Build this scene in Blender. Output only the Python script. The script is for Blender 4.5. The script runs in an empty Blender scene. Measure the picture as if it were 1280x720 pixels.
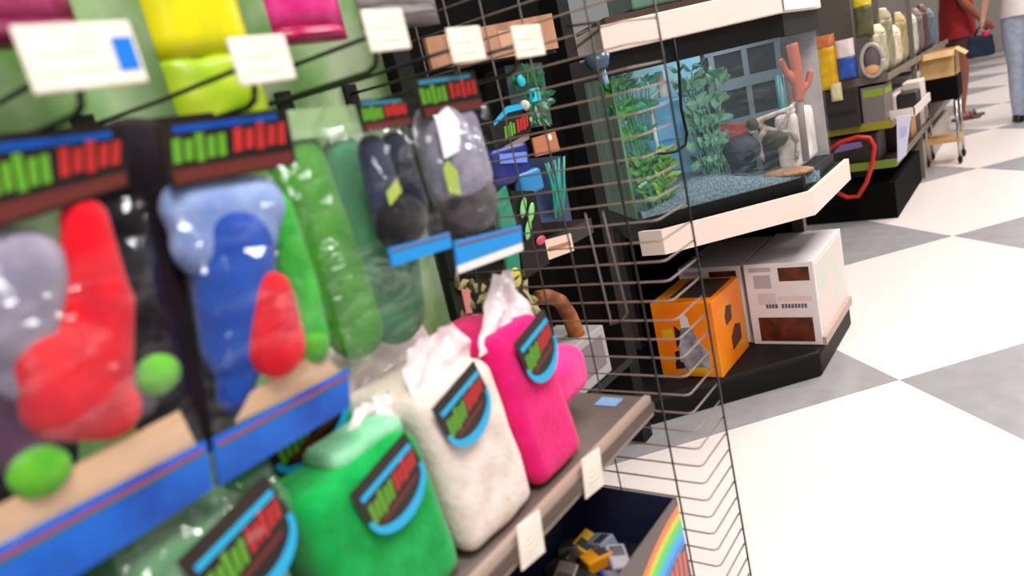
import bpy, bmesh, math, random
from mathutils import Vector, Matrix, noise as mnoise
random.seed(7)
S = bpy.context.scene
COL = S.collection
H = 1.1
PI = math.pi

# ------------------------------------------------------------------ materials
def lin(c):
    return tuple((x/12.92 if x <= .04045 else ((x+.055)/1.055)**2.4) for x in (c[0]/255, c[1]/255, c[2]/255)) + (1,)

_m = {}
def mat(name, rgb, rough=.5, metal=0, spec=.5, rgb2=None, nscale=20, bump=0, bscale=60, emit=0, stretch=None, sheen=0):
    if name in _m: return _m[name]
    m = bpy.data.materials.new(name); m.use_nodes = True
    nt = m.node_tree; b = nt.nodes['Principled BSDF']
    b.inputs['Base Color'].default_value = lin(rgb)
    b.inputs['Roughness'].default_value = rough
    b.inputs['Metallic'].default_value = metal
    b.inputs['Specular IOR Level'].default_value = spec
    if sheen: b.inputs['Sheen Weight'].default_value = sheen
    if emit:
        b.inputs['Emission Color'].default_value = lin(rgb); b.inputs['Emission Strength'].default_value = emit
    if rgb2 or bump:
        tc = nt.nodes.new('ShaderNodeTexCoord')
        vec = tc.outputs['Object']
        if stretch:
            mp = nt.nodes.new('ShaderNodeMapping'); mp.inputs['Scale'].default_value = stretch
            nt.links.new(vec, mp.inputs['Vector']); vec = mp.outputs['Vector']
    if rgb2:
        n = nt.nodes.new('ShaderNodeTexNoise'); n.inputs['Scale'].default_value = nscale; n.inputs['Detail'].default_value = 4
        r = nt.nodes.new('ShaderNodeValToRGB')
        r.color_ramp.elements[0].position = .38; r.color_ramp.elements[1].position = .62
        r.color_ramp.elements[0].color = lin(rgb); r.color_ramp.elements[1].color = lin(rgb2)
        nt.links.new(vec, n.inputs['Vector']); nt.links.new(n.outputs['Fac'], r.inputs['Fac'])
        nt.links.new(r.outputs['Color'], b.inputs['Base Color'])
    if bump:
        n2 = nt.nodes.new('ShaderNodeTexNoise'); n2.inputs['Scale'].default_value = bscale; n2.inputs['Detail'].default_value = 5
        bp = nt.nodes.new('ShaderNodeBump'); bp.inputs['Strength'].default_value = bump; bp.inputs['Distance'].default_value = .01
        nt.links.new(vec, n2.inputs['Vector']); nt.links.new(n2.outputs['Fac'], bp.inputs['Height'])
        nt.links.new(bp.outputs['Normal'], b.inputs['Normal'])
    _m[name] = m
    return m

def film(name, tint=(235, 240, 245), lo=.05, hi=.55, rough=.12, milk=0., scale=9):
    """clear wrinkled plastic: mostly see-through, with glossy creases"""
    m = bpy.data.materials.new(name); m.use_nodes = True
    nt = m.node_tree; nt.nodes.clear()
    out = nt.nodes.new('ShaderNodeOutputMaterial')
    tr = nt.nodes.new('ShaderNodeBsdfTransparent'); tr.inputs[0].default_value = (1, 1, 1, 1)
    gl = nt.nodes.new('ShaderNodeBsdfGlossy'); gl.inputs['Roughness'].default_value = rough; gl.inputs['Color'].default_value = lin(tint)
    df = nt.nodes.new('ShaderNodeBsdfDiffuse'); df.inputs['Color'].default_value = lin(tint)
    tc = nt.nodes.new('ShaderNodeTexCoord')
    mp = nt.nodes.new('ShaderNodeMapping'); mp.inputs['Scale'].default_value = (1, 1, 2.2); mp.inputs['Rotation'].default_value = (.9, 0, 0)
    n = nt.nodes.new('ShaderNodeTexNoise'); n.inputs['Scale'].default_value = scale; n.inputs['Detail'].default_value = 3; n.inputs['Distortion'].default_value = 1.2
    bp = nt.nodes.new('ShaderNodeBump'); bp.inputs['Strength'].default_value = .8; bp.inputs['Distance'].default_value = .03
    mr = nt.nodes.new('ShaderNodeMapRange')
    mr.inputs['From Min'].default_value = .45; mr.inputs['From Max'].default_value = .72
    mr.inputs['To Min'].default_value = lo; mr.inputs['To Max'].default_value = hi
    L = nt.links.new
    L(tc.outputs['Object'], mp.inputs['Vector']); L(mp.outputs['Vector'], n.inputs['Vector'])
    L(n.outputs['Fac'], bp.inputs['Height']); L(bp.outputs['Normal'], gl.inputs['Normal']); L(n.outputs['Fac'], mr.inputs['Value'])
    m1 = nt.nodes.new('ShaderNodeMixShader'); L(mr.outputs['Result'], m1.inputs['Fac']); L(tr.outputs[0], m1.inputs[1]); L(gl.outputs[0], m1.inputs[2])
    m2 = nt.nodes.new('ShaderNodeMixShader'); m2.inputs['Fac'].default_value = milk; L(m1.outputs[0], m2.inputs[1]); L(df.outputs[0], m2.inputs[2])
    L(m2.outputs[0], out.inputs['Surface'])
    return m

FILM = film('clear_bag_film', lo=.01, hi=.16, scale=5)
FILM_FROST = film('frosted_bag_film', tint=(225, 235, 225), lo=.02, hi=.2, milk=.05, scale=6)
FILM_WHITE = film('gathered_white_film', tint=(242, 230, 232), lo=.15, hi=.45, milk=.74, scale=10)
GLASS = film('aquarium_glass', tint=(205, 235, 240), lo=.04, hi=.09, rough=.03, milk=.03, scale=3)

BLACK = mat('black_satin', (14, 12, 12), .5, spec=.3)
VOID = mat('matt_black', (9, 7, 7), .9, spec=.1)
WIREB = mat('black_wire', (18, 16, 16), .35)
WIRE = mat('bronze_grid_wire', (150, 132, 122), .4, .3)
TAG = mat('price_tag_paper', (246, 236, 222), .45, rgb2=(236, 224, 208), nscale=30)
BLUE = mat('blue_print', (20, 120, 215), .35)
DBLUE = mat('footer_blue', (0, 66, 160), .3, rgb2=(10, 96, 196), nscale=14)
CYAN = mat('cyan_print', (30, 170, 220), .35)
GREENI = mat('green_ink', (92, 156, 34), .4)
REDI = mat('red_ink', (186, 36, 34), .4)
REDD = mat('dark_red_ink', (96, 34, 28), .4)
CARD = mat('dark_header_card', (22, 18, 15), .3, rgb2=(40, 25, 18), nscale=8)
KRAFT = mat('kraft_card', (214, 174, 138), .6)
CREAM = mat('cream_laminate', (250, 226, 214), .4)

# ------------------------------------------------------------------ mesh helpers
def nb(): return bmesh.new()

def box(bm, x0, x1, y0, y1, z0, z1, M=None):
    v = [bm.verts.new(p) for p in [(x0,y0,z0),(x1,y0,z0),(x1,y1,z0),(x0,y1,z0),(x0,y0,z1),(x1,y0,z1),(x1,y1,z1),(x0,y1,z1)]]
    if M is not None:
        for w in v: w.co = M @ w.co
    for f in [(3,2,1,0),(4,5,6,7),(0,1,5,4),(1,2,6,5),(2,3,7,6),(3,0,4,7)]:
        bm.faces.new([v[i] for i in f])
    return bm

def prism(bm, poly, z0, z1):
    a = [bm.verts.new((x, y, z0)) for x, y in poly]; b = [bm.verts.new((x, y, z1)) for x, y in poly]
    n = len(poly)
    bm.faces.new(a[::-1]); bm.faces.new(b)
    for i in range(n): bm.faces.new((a[i], a[(i+1) % n], b[(i+1) % n], b[i]))
    return bm

def card(bm, pts, x0, x1):
    """polygon in the y,z plane with thickness along x"""
    a = [bm.verts.new((x0, y, z)) for y, z in pts]; b = [bm.verts.new((x1, y, z)) for y, z in pts]
    n = len(pts)
    bm.faces.new(a[::-1]); bm.faces.new(b)
    for i in range(n): bm.faces.new((a[i], a[(i+1) % n], b[(i+1) % n], b[i]))
    return bm

def cardy(bm, pts, y0, y1):
    """polygon in the x,z plane with thickness along y"""
    a = [bm.verts.new((x, y0, z)) for x, z in pts]; b = [bm.verts.new((x, y1, z)) for x, z in pts]
    n = len(pts)
    bm.faces.new(a); bm.faces.new(b[::-1])
    for i in range(n): bm.faces.new((a[(i+1) % n], a[i], b[i], b[(i+1) % n]))
    return bm

def tube(bm, pts, r, seg=6, r2=None):
    pts = [Vector(p) for p in pts]; n = len(pts); rings = []
    up = None
    for i, p in enumerate(pts):
        d = (pts[min(i+1, n-1)] - pts[max(i-1, 0)]).normalized()
        if up is None or abs(up.dot(d)) > .98:
            up = Vector((0, 0, 1)) if abs(d.z) < .9 else Vector((1, 0, 0))
        a = d.cross(up).normalized(); b = a.cross(d).normalized(); up = b
        rr = r if r2 is None else r + (r2 - r) * i / max(1, n-1)
        rings.append([bm.verts.new(p + (a*math.cos(t) + b*math.sin(t))*rr) for t in [2*PI*k/seg for k in range(seg)]])
    for i in range(n-1):
        for k in range(seg):
            bm.faces.new((rings[i][k], rings[i][(k+1) % seg], rings[i+1][(k+1) % seg], rings[i+1][k]))
    bm.faces.new(rings[0][::-1]); bm.faces.new(rings[-1])
    return bm

def ball(bm, c, r, seg=16, M=None):
    r = (r, r, r) if not hasattr(r, '__len__') else r
    ret = bmesh.ops.create_uvsphere(bm, u_segments=seg, v_segments=max(8, seg//2+2), radius=1)
    for v in ret['verts']:
        v.co = Vector((v.co.x*r[0], v.co.y*r[1], v.co.z*r[2]))
        if M is not None: v.co = M @ v.co
        v.co += Vector(c)
    return bm

def capsule(bm, a, b, ra, rb, flat=.75, seg=14):
    """tapered limb between two points, squashed along x, for stuffed shapes"""
    a, b = Vector(a), Vector(b); n = 10
    for i in range(n+1):
        t = i/n; c = a.lerp(b, t); r = ra + (rb-ra)*t
        ball(bm, c, (r*flat, r, r), seg)
    return bm

def obj(name, bm, m, parent=None, smooth=False, loc=None, label=None):
    me = bpy.data.meshes.new(name)
    bmesh.ops.recalc_face_normals(bm, faces=bm.faces[:])
    if loc is not None:
        bmesh.ops.translate(bm, verts=bm.verts[:], vec=-Vector(loc))
    bm.to_mesh(me); bm.free()
    if smooth:
        for p in me.polygons: p.use_smooth = True
    me.materials.append(m)
    o = bpy.data.objects.new(name, me); COL.objects.link(o)
    if loc is not None: o.location = loc
    if parent is not None: o.parent = parent
    if label: o['label'] = label
    return o

def tag(o, label, cat, group=None, kind=None):
    if label: o['label'] = label
    if cat: o['category'] = cat
    if group: o['group'] = group
    if kind: o['kind'] = kind
    return o

def thing(name, label, cat, loc=(0, 0, 0), rz=0, group=None):
    o = bpy.data.objects.new(name, None); COL.objects.link(o)
    o.empty_display_size = .02
    o.location = loc; o.rotation_euler = (0, 0, rz)
    return tag(o, label, cat, group)

def struct(name, bm, m):
    o = obj(name, bm, m); o['kind'] = 'structure'; return o

def bevel(o, w=.004, seg=2):
    md = o.modifiers.new('bevel', 'BEVEL'); md.width = w; md.segments = seg; md.limit_method = 'ANGLE'; return o

def remesh(o, v=.006, it=4):
    md = o.modifiers.new('blend', 'REMESH'); md.mode = 'VOXEL'; md.voxel_size = v; md.use_smooth_shade = True
    s = o.modifiers.new('soft', 'SMOOTH'); s.iterations = it; s.factor = .5
    return o

class Frame:
    """collects parts given in world coordinates under a thing at its own base"""
    def __init__(s, root): s.root = root; s.l = Vector(root.location)
    def part(s, name, bm, m, smooth=False, parent=None, label=None):
        bmesh.ops.translate(bm, verts=bm.verts[:], vec=-s.l)
        return obj(name, bm, m, parent or s.root, smooth, label=label)

# ------------------------------------------------------------------ setting
def floor_mat():
    m = bpy.data.materials.new('checker_floor_tiles'); m.use_nodes = True
    nt = m.node_tree; b = nt.nodes['Principled BSDF']; L = nt.links.new
    tc = nt.nodes.new('ShaderNodeTexCoord')
    mp = nt.nodes.new('ShaderNodeMapping'); mp.vector_type = 'POINT'
    s = 1/1.203
    # rotate by 45 degrees about the tile corner at (-.42, 2.344)
    mp.inputs['Rotation'].default_value = (0, 0, PI/4); mp.inputs['Scale'].default_value = (s, s, s)
    x0, y0 = -.42, 2.344
    rx = (x0*s*math.cos(PI/4) - y0*s*math.sin(PI/4)); ry = (x0*s*math.sin(PI/4) + y0*s*math.cos(PI/4))
    mp.inputs['Location'].default_value = (-rx, -ry, .5)
    ck = nt.nodes.new('ShaderNodeTexChecker'); ck.inputs['Scale'].default_value = 1
    no = nt.nodes.new('ShaderNodeTexNoise'); no.inputs['Scale'].default_value = 14; no.inputs['Detail'].default_value = 8
    r1 = nt.nodes.new('ShaderNodeValToRGB'); r1.color_ramp.elements[0].color = lin((150, 145, 145)); r1.color_ramp.elements[1].color = lin((176, 172, 176))
    r2 = nt.nodes.new('ShaderNodeValToRGB'); r2.color_ramp.elements[0].color = lin((243, 228, 223)); r2.color_ramp.elements[1].color = lin((248, 236, 231))
    mx = nt.nodes.new('ShaderNodeMix'); mx.data_type = 'RGBA'
    L(tc.outputs['Object'], mp.inputs['Vector']); L(mp.outputs['Vector'], ck.inputs['Vector']); L(tc.outputs['Object'], no.inputs['Vector'])
    L(no.outputs['Fac'], r1.inputs['Fac']); L(no.outputs['Fac'], r2.inputs['Fac'])
    L(ck.outputs['Fac'], mx.inputs['Factor']); L(r1.outputs['Color'], mx.inputs['A']); L(r2.outputs['Color'], mx.inputs['B'])
    L(mx.outputs['Result'], b.inputs['Base Color']); b.inputs['Roughness'].default_value = .22
    b.inputs['Specular IOR Level'].default_value = .35
    return m
bm = nb(); box(bm, -4, 4.5, -2, 18, -.1, 0); struct('floor', bm, floor_mat())
bm = nb(); box(bm, -4, 4.5, 17.9, 18, 0, 3.2); struct('wall_back', bm, mat('store_wall', (196, 186, 176), .8, rgb2=(186, 176, 168), nscale=3))

# ------------------------------------------------------------------ near gondola with the hanging toys
g = thing('shelving_unit', 'near wall shelving unit with pale green back panel and brown metal shelf', 'shelf', (-1.0, .3, 0)); F = Frame(g)
GREENW = mat('pale_green_panel', (88, 152, 44), .5, rgb2=(176, 196, 158), nscale=5.5, bump=.1, bscale=30)
bm = nb(); box(bm, -1.03, -1.0, -.6, 1.03, .2, 1.75); F.part('back_panel', bm, GREENW)
bm = nb(); box(bm, -1.03, -.97, 1.03, 1.075, 0, 1.75); F.part('upright', bm, BLACK)
SHELF = mat('brown_grey_shelf', (120, 106, 100), .45, rgb2=(104, 90, 86), nscale=6)
bm = nb(); box(bm, -1.0, -.62, -.6, 1.085, .522, .538); sh = F.part('shelf', bm, SHELF); bevel(sh, .003)
bm = nb(); box(bm, -.62, -.608, -.6, 1.085, .500, .540); F.part('price_rail', bm, mat('rail_beige', (176, 152, 138), .4), parent=sh)
bm = nb(); box(bm, -.607, -.603, -.6, 1.085, .511, .527); F.part('rail_groove', bm, mat('rail_brown', (84, 66, 58), .4), parent=sh)
bm = nb(); box(bm, -1.0, -.53, -.6, 1.0, .17, .198); F.part('base_deck', bm, mat('deck_grey', (92, 84, 80), .5))
bm = nb(); box(bm, -1.0, -.56, -.6, 1.0, 0, .17); F.part('kick_plate', bm, BLACK)

for yy in (.342, .537, .70, .885):
    bm = nb(); tube(bm, [(-1.0, yy, 1.478), (-.78, yy, 1.478), (-.765, yy, 1.495)], .003); F.part('hook_wire', bm, WIREB, True)
# shelf edge tickets
for (y, lab) in ((.845, 'white price ticket on shelf edge below the pink plush package'), (.665, 'white price ticket on shelf edge below the white plush package')):
    t = thing('price_ticket', lab, 'price tag', (-.600, y, .50), group='price tickets on the shelf edge'); f = Frame(t)
    bm = nb(); card(bm, [(y-.034, .494), (y+.022, .486), (y+.032, .548), (y-.022, .556)], -.6025, -.600); f.part('ticket', bm, TAG)
    bm = nb()
    for k in range(3): box(bm, -.600, -.5994, y-.01, y+.010-k*.004, .508+k*.009, .511+k*.009)
    f.part('print_lines', bm, mat('pale_ink', (228, 216, 200), .6))
bm = nb(); box(bm, -.70, -.655, 1.035, 1.068, .5385, .5395); box(bm, -.695, -.675, 1.045, 1.06, .5395, .5398)
tag(obj('shelf_sticker', bm, mat('pale_blue_sticker', (130, 168, 214), .4), loc=(-.678, 1.05, .5385)), 'small pale blue sticker lying flat on the brown shelf end', 'sticker')

# ------------------------------------------------------------------ peg hooks with tag plates
def peg_hook(y, z, lab, tw=.06, th=.052, blue=False, zt=None):
    zt = zt if zt is not None else z
    t = thing('peg_hook', lab, 'hook', (-1.0, y, z), group='black wire peg hooks with price plates'); f = Frame(t)
    bm = nb(); tube(bm, [(-1.0, y, z), (-.8, y, z-.002), (-.606, y, z)], .0028); f.part('tag_wire', bm, WIREB, True)
    zl = z - .038
    bm = nb(); tube(bm, [(-1.0, y, zl), (-.8, y, zl), (-.65, y, zl), (-.635, y, zl+.005), (-.628, y, zl+.018)], .0034); f.part('product_wire', bm, WIREB, True)
    bm = nb(); box(bm, -1.003, -.992, y-.014, y+.014, zl-.016, z+.016); f.part('back_plate', bm, BLACK)
    bm = nb(); box(bm, -.606, -.602, y-tw/2, y+tw/2, zt-th/2, zt+th/2); p = bevel(f.part('price_plate', bm, TAG), .002)
    bm = nb()
    for k in range(2):
        box(bm, -.602, -.6014, y-tw*.36, y+tw*(.25-.12*k), zt-.012+k*.014, zt-.009+k*.014)
    f.part('price_print', bm, mat('pale_ink', (228, 216, 200), .6), parent=p)
    if blue:
        bm = nb(); box(bm, -.602, -.6012, y+tw*.27, y+tw*.46, zt-.014, zt+.012); f.part('blue_mark', bm, BLUE, parent=p)
peg_hook(.298, 1.212, 'black peg hook with wide cream price plate bearing a blue mark', .09, .05, True)
peg_hook(.462, 1.196, 'black peg hook with cream price plate above the blue bagged toy', .066, .044)
peg_hook(.64, 1.214, 'black peg hook with cream price plate above the navy bagged toy', .066, .046)
peg_hook(.78, 1.189, 'black peg hook with cream price plate above the grey bagged toy', .07, .044)
peg_hook(.925, 1.184, 'rightmost peg hook with cream price plate, beside the wire grid', .076, .045)

# ------------------------------------------------------------------ brand header pieces
def lettering(bm, quad, x, n=5, slant=.35, w=.5):
    w *= .62; n += 1
    """unreadable slanted strokes filling a quad: corners bl, br, tr, tl in y,z"""
    bl, br, tr, tl = [Vector(p) for p in quad]
    for i in range(n):
        a, b = i/n, (i+w+.25)/n
        jit = .12*math.sin(i*2.3)
        p = [bl.lerp(br, a), bl.lerp(br, b), tl.lerp(tr, min(1, b+slant/n)), tl.lerp(tr, min(1, a+slant/n))]
        d = (tl-bl)*jit
        card(bm, [(q.x, q.y) for q in (p[0]+d*.5, p[1]+d*.5, p[2]-d, p[3]-d)], x, x+.0006)
    return bm

def qmap(quad):
    bl, br, tr, tl = [Vector(p) for p in quad]
    return lambda u, v: tuple(bl.lerp(br, u).lerp(tl.lerp(tr, u), v))

def header(f, quad, x, topmat=None):
    """header card of a bag: dark card, cyan line, green and red lettering"""
    q = qmap(quad)
    bm = nb(); card(bm, [q(0, 0), q(1, 0), q(1, 1), q(0, 1)], x-.003, x); h = f.part('header_card', bm, CARD)
    bm = nb(); card(bm, [q(.10, .83), q(.90, .83), q(.90, .93), q(.10, .93)], x, x+.0008); f.part('top_stripe', bm, topmat or DBLUE, parent=h)
    bm = nb(); lettering(bm, [q(.05, .36), q(.46, .36), q(.46, .74), q(.05, .74)], x, 4, w=.75); f.part('green_lettering', bm, GREENI, parent=h)
    bm = nb(); lettering(bm, [q(.5, .40), q(.96, .40), q(.96, .78), q(.5, .78)], x, 4, w=.75); f.part('red_lettering', bm, REDI, parent=h)
    bm = nb(); card(bm, [q(.03, .05), q(.97, .05), q(.97, .26), q(.03, .26)], x, x+.0008); f.part('red_stripe', bm, REDD, parent=h)
    return h

def footer(f, quad, x, kraft=None, m=None):
    q = qmap(quad)
    bm = nb(); card(bm, [q(0, 0), q(1, 0), q(1, 1), q(0, 1)], x-.004, x); b = f.part('footer_band', bm, m or DBLUE)
    bm = nb(); card(bm, [q(.02, .82), q(.98, .82), q(.98, .87), q(.02, .87)], x, x+.0008); f.part('red_line', bm, mat('crimson_ink', (170, 30, 80), .4), parent=b)
    bm = nb(); card(bm, [q(.02, .77), q(.98, .77), q(.98, .80), q(.02, .80)], x, x+.0008); f.part('green_line', bm, mat('dull_green_line', (60, 130, 90), .4), parent=b)
    if kraft:
        q2 = qmap(kraft); bm = nb(); card(bm, [q2(0, 0), q2(1, 0), q2(1, 1), q2(0, 1)], x-.012, x-.009); f.part('kraft_card', bm, KRAFT)

def bag_film(f, quad, x, m=FILM, seed=0, depth=.02, n=18, name='clear_bag', back=True):
    q = qmap(quad); bm = nb()
    def sheet(sgn, x0):
        rows = []
        for j in range(n+1):
            row = []
            for i in range(n+1):
                u, v = i/n, j/n
                y, z = q(u, v)
                edge = (1-(2*u-1)**4)*(1-(2*v-1)**6)
                nz = mnoise.noise(Vector((u*3.2+seed, v*5.5, seed*1.7)))*.012 + mnoise.noise(Vector((u*9, v*11+seed, 3)))*.004
                row.append(bm.verts.new((x0 + sgn*(edge*depth + nz*edge), y, z)))
            rows.append(row)
        for j in range(n):
            for i in range(n): bm.faces.new((rows[j][i], rows[j][i+1], rows[j+1][i+1], rows[j+1][i]))
    sheet(1, x)
    return f.part(name, bm, m, True)

def fleece(name, rgb, rgb2=None):
    return mat(name, rgb, .85, spec=.15, rgb2=rgb2, nscale=26, bump=.22, bscale=120, sheen=.15)
RED = fleece('red_plush', (226, 0, 26), (196, 4, 34))
PURP = fleece('plum_plush', (88, 44, 78), (66, 34, 62))
LIME = fleece('lime_plush', (96, 178, 40), (72, 150, 34))
GREYL = fleece('lavender_grey_plush', (150, 144, 160), (122, 118, 138))
BLUEP = fleece('blue_plush', (18, 78, 178), (12, 62, 156))
BLUEG = fleece('blue_grey_plush', (140, 160, 206), (112, 134, 188))
NAVY = fleece('navy_plush', (22, 26, 46), (16, 18, 34))
BLKP = fleece('black_plush', (30, 28, 30), (20, 18, 20))

# red bagged toy -------------------------------------------------
GRP = 'bagged plush toys hanging on the hooks'
t = thing('bagged_plush_toy', 'leftmost bagged toy with bright red plush body and green ball feet', 'dog toy', (-.66, .22, .84), group=GRP); f = Frame(t)
x = -.655
header(f, [(.205, 1.098), (.312, 1.108), (.325, 1.158), (.205, 1.165)], -.632)
bm = nb(); capsule(bm, (x, .215, 1.06), (x, .19, 1.03), .04, .045); capsule(bm, (x, .20, 1.0), (x, .19, .99), .03, .03); remesh(f.part('grey_body', bm, GREYL), .006)
bm = nb()
capsule(bm, (x+.012, .272, 1.09), (x+.012, .258, 1.02), .020, .028); capsule(bm, (x+.012, .258, 1.02), (x+.012, .228, .95), .030, .033)
capsule(bm, (x+.012, .196, 1.02), (x+.012, .205, .955), .022, .026); capsule(bm, (x+.012, .205, .955), (x+.012, .236, .935), .032, .028)
remesh(f.part('red_body', bm, RED), .005)
bm = nb(); capsule(bm, (x-.012, .25, .965), (x-.012, .268, .925), .026, .02); remesh(f.part('grey_leg', bm, mat('mauve_plush', (112, 96, 116), .9, bump=.22, bscale=120), ), .005)
bm = nb(); capsule(bm, (x-.005, .155, .985), (x-.005, .17, .935), .026, .028); remesh(f.part('plum_leg', bm, PURP), .005)
for (yy, zz, r) in ((.282, .945, .018), (.172, .912, .02)):
    bm = nb(); ball(bm, (x+.016, yy, zz), (r*.8, r*1.15, r), 18); f.part('green_foot', bm, LIME, True)
footer(f, [(.102, .822), (.288, .828), (.297, .872), (.112, .878)], -.628, [(.118, .874), (.292, .868), (.288, .906), (.13, .902)])
bag_film(f, [(.12, .872), (.295, .868), (.318, 1.1), (.175, 1.1)], -.63, seed=1)

# blue bagged toy ------------------------------------------------
t = thing('bagged_plush_toy', 'bagged toy with blue plush body, red patch and long green limb', 'dog toy', (-.66, .40, .84), group=GRP); f = Frame(t)
header(f, [(.348, 1.098), (.487, 1.092), (.495, 1.15), (.352, 1.155)], -.632)
bm = nb(); capsule(bm, (x, .37, 1.075), (x, .44, 1.06), .03, .034); capsule(bm, (x, .37, 1.04), (x, .42, 1.035), .032, .034); remesh(f.part('pale_head', bm, BLUEG), .006)
bm = nb(); capsule(bm, (x, .40, 1.03), (x, .372, .935), .046, .038); capsule(bm, (x, .372, .93), (x, .352, .89), .026, .02); remesh(f.part('blue_body', bm, BLUEP), .006)
bm = nb(); capsule(bm, (x+.006, .463, 1.055), (x+.006, .458, .97), .016, .022); capsule(bm, (x+.006, .458, .97), (x+.006, .452, .905), .022, .022); remesh(f.part('green_limb', bm, fleece('bright_green_plush', (52, 176, 44), (40, 150, 38))), .005)
bm = nb(); capsule(bm, (x+.024, .412, .975), (x+.024, .398, .925), .024, .034, .6); remesh(f.part('red_patch', bm, RED), .005)
bm = nb(); ball(bm, (x+.014, .447, .902), (.014, .018, .019), 16); f.part('green_foot', bm, LIME, True)
footer(f, [(.294, .826), (.460, .826), (.472, .866), (.304, .870)], -.628, [(.335, .87), (.466, .862), (.452, .898), (.36, .89)])
bag_film(f, [(.305, .868), (.47, .864), (.49, 1.095), (.345, 1.1)], -.63, seed=4)

# dark toy added further back; its black colour stands for shade in the gap
t = thing('bagged_plush_toy', 'dark plum bagged toy added as shade behind, between the red and blue toys', 'dog toy', (-.74, .345, .86), group=GRP); f = Frame(t)
xx = -.74
bm = nb(); card(bm, [(.24, 1.13), (.46, 1.125), (.465, 1.165), (.25, 1.175)], xx+.022, xx+.026); f.part('header_card', bm, CARD)
bm = nb(); capsule(bm, (xx+.02, .37, 1.12), (xx+.02, .355, .99), .055, .06); capsule(bm, (xx+.02, .355, .99), (xx+.02, .335, .88), .06, .055); remesh(f.part('shade_body', bm, fleece('shade_plum_plush', (26, 12, 26), (16, 10, 16))), .007)
bm = nb(); card(bm, [(.24, .845), (.41, .84), (.41, .87), (.24, .875)], xx+.02, xx+.024); f.part('footer_band', bm, mat('dark_teal_print', (26, 60, 72), .4))
t = thing('bagged_plush_toy', 'black bagged toy added as shade furthest left behind the red one', 'dog toy', (-.76, .12, .86), group=GRP); f = Frame(t)  # second dark toy, added so the space behind the red one reads as shaded
bm = nb(); card(bm, [(.10, 1.12), (.30, 1.12), (.30, 1.17), (.10, 1.175)], -.738, -.734); f.part('header_card', bm, CARD)
bm = nb(); capsule(bm, (-.76, .20, 1.08), (-.76, .19, .9), .06, .055); capsule(bm, (-.76, .12, 1.05), (-.76, .12, .9), .05, .05); remesh(f.part('shade_body', bm, fleece('shade_charcoal_plush', (42, 36, 48), (28, 24, 34))), .007)

# green bagged toy -----------------------------------------------
t = thing('bagged_plush_toy', 'large green plush in a frosted bag between the blue and navy toys', 'dog toy', (-.74, .62, .81), group=GRP); f = Frame(t)
xx = -.745
DKG = fleece('leaf_green_plush', (50, 140, 20), (78, 160, 36)); SEA = fleece('sea_green_plush', (62, 138, 92), (46, 116, 76))
bm = nb(); capsule(bm, (xx, .575, 1.10), (xx, .575, .98), .04, .05); capsule(bm, (xx, .575, .98), (xx, .59, .87), .05, .045); remesh(f.part('leaf_green_body', bm, DKG), .007)
bm = nb(); capsule(bm, (xx+.01, .64, 1.08), (xx+.01, .665, .98), .035, .055); capsule(bm, (xx+.01, .665, .98), (xx+.01, .655, .87), .058, .05); remesh(f.part('sea_green_body', bm, SEA), .007)
bm = nb(); card(bm, [(.545, 1.12), (.68, 1.11), (.68, 1.145), (.545, 1.155)], xx+.028, xx+.032); f.part('header_card', bm, mat('sage_card', (150, 178, 128), .5))
bag_film(f, [(.53, .83), (.72, .81), (.735, 1.12), (.535, 1.13)], xx+.045, FILM_FROST, seed=9, depth=.02)

# navy bagged toy ------------------------------------------------
t = thing('bagged_plush_toy', 'navy plush bagged toy with black ball base, left of the grey one', 'dog toy', (-.66, .63, .95), group=GRP); f = Frame(t)
header(f, [(.594, 1.108), (.676, 1.106), (.674, 1.14), (.592, 1.146)], -.634, mat('teal_print', (40, 130, 150), .4))
bm = nb(); capsule(bm, (x, .618, 1.085), (x, .618, 1.03), .022, .026); capsule(bm, (x, .618, 1.03), (x, .622, .99), .026, .03); remesh(f.part('slate_side', bm, fleece('slate_plush', (58, 62, 86), (44, 48, 70))), .005)
bm = nb(); capsule(bm, (x+.006, .65, 1.085), (x+.006, .652, 1.01), .02, .026); remesh(f.part('navy_body', bm, NAVY), .005)
bm = nb(); ball(bm, (x+.008, .627, .998), (.024, .042, .034), 20); f.part('ball_base', bm, BLKP, True)
bm = nb(); card(bm, [(.60, 1.02), (.625, 1.032), (.622, 1.048), (.60, 1.036)], -.632, -.631); f.part('lime_patch', bm, mat('lime_patch', (170, 190, 80), .5))
footer(f, [(.574, .952), (.682, .944), (.684, .964), (.576, .974)], -.626, m=mat('sky_blue_print', (24, 140, 215), .35))
bag_film(f, [(.575, .972), (.684, .962), (.682, 1.11), (.588, 1.112)], -.63, seed=13, depth=.014)

# grey bagged toy ------------------------------------------------
t = thing('bagged_plush_toy', 'lavender grey bagged toy with round dark ball base and sky blue footer', 'dog toy', (-.66, .755, .91), group=GRP); f = Frame(t)
header(f, [(.70, 1.108), (.826, 1.106), (.822, 1.158), (.69, 1.16)], -.634, mat('teal_print', (40, 130, 150), .4))
bm = nb(); capsule(bm, (x, .745, 1.09), (x, .755, 1.02), .042, .05); capsule(bm, (x, .79, 1.09), (x, .79, 1.02), .032, .036); remesh(f.part('grey_body', bm, GREYL), .006)
bm = nb(); ball(bm, (x+.006, .762, .985), (.03, .056, .044), 22); f.part('ball_base', bm, fleece('smoke_plush', (86, 78, 82), (54, 48, 52)), True)
bm = nb(); card(bm, [(.70, 1.012), (.722, 1.004), (.726, 1.036), (.712, 1.052), (.70, 1.044)], -.625, -.624); f.part('lime_patch', bm, mat('lime_patch', (170, 190, 80), .5))
bm = nb(); card(bm, [(.706, 1.055), (.742, 1.06), (.752, 1.098), (.736, 1.118), (.708, 1.108)], -.6235, -.623); f.part('painted_glare', bm, mat('painted_glare', (252, 250, 250), .3))  # white patch paints the glare on the clear bag
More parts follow.
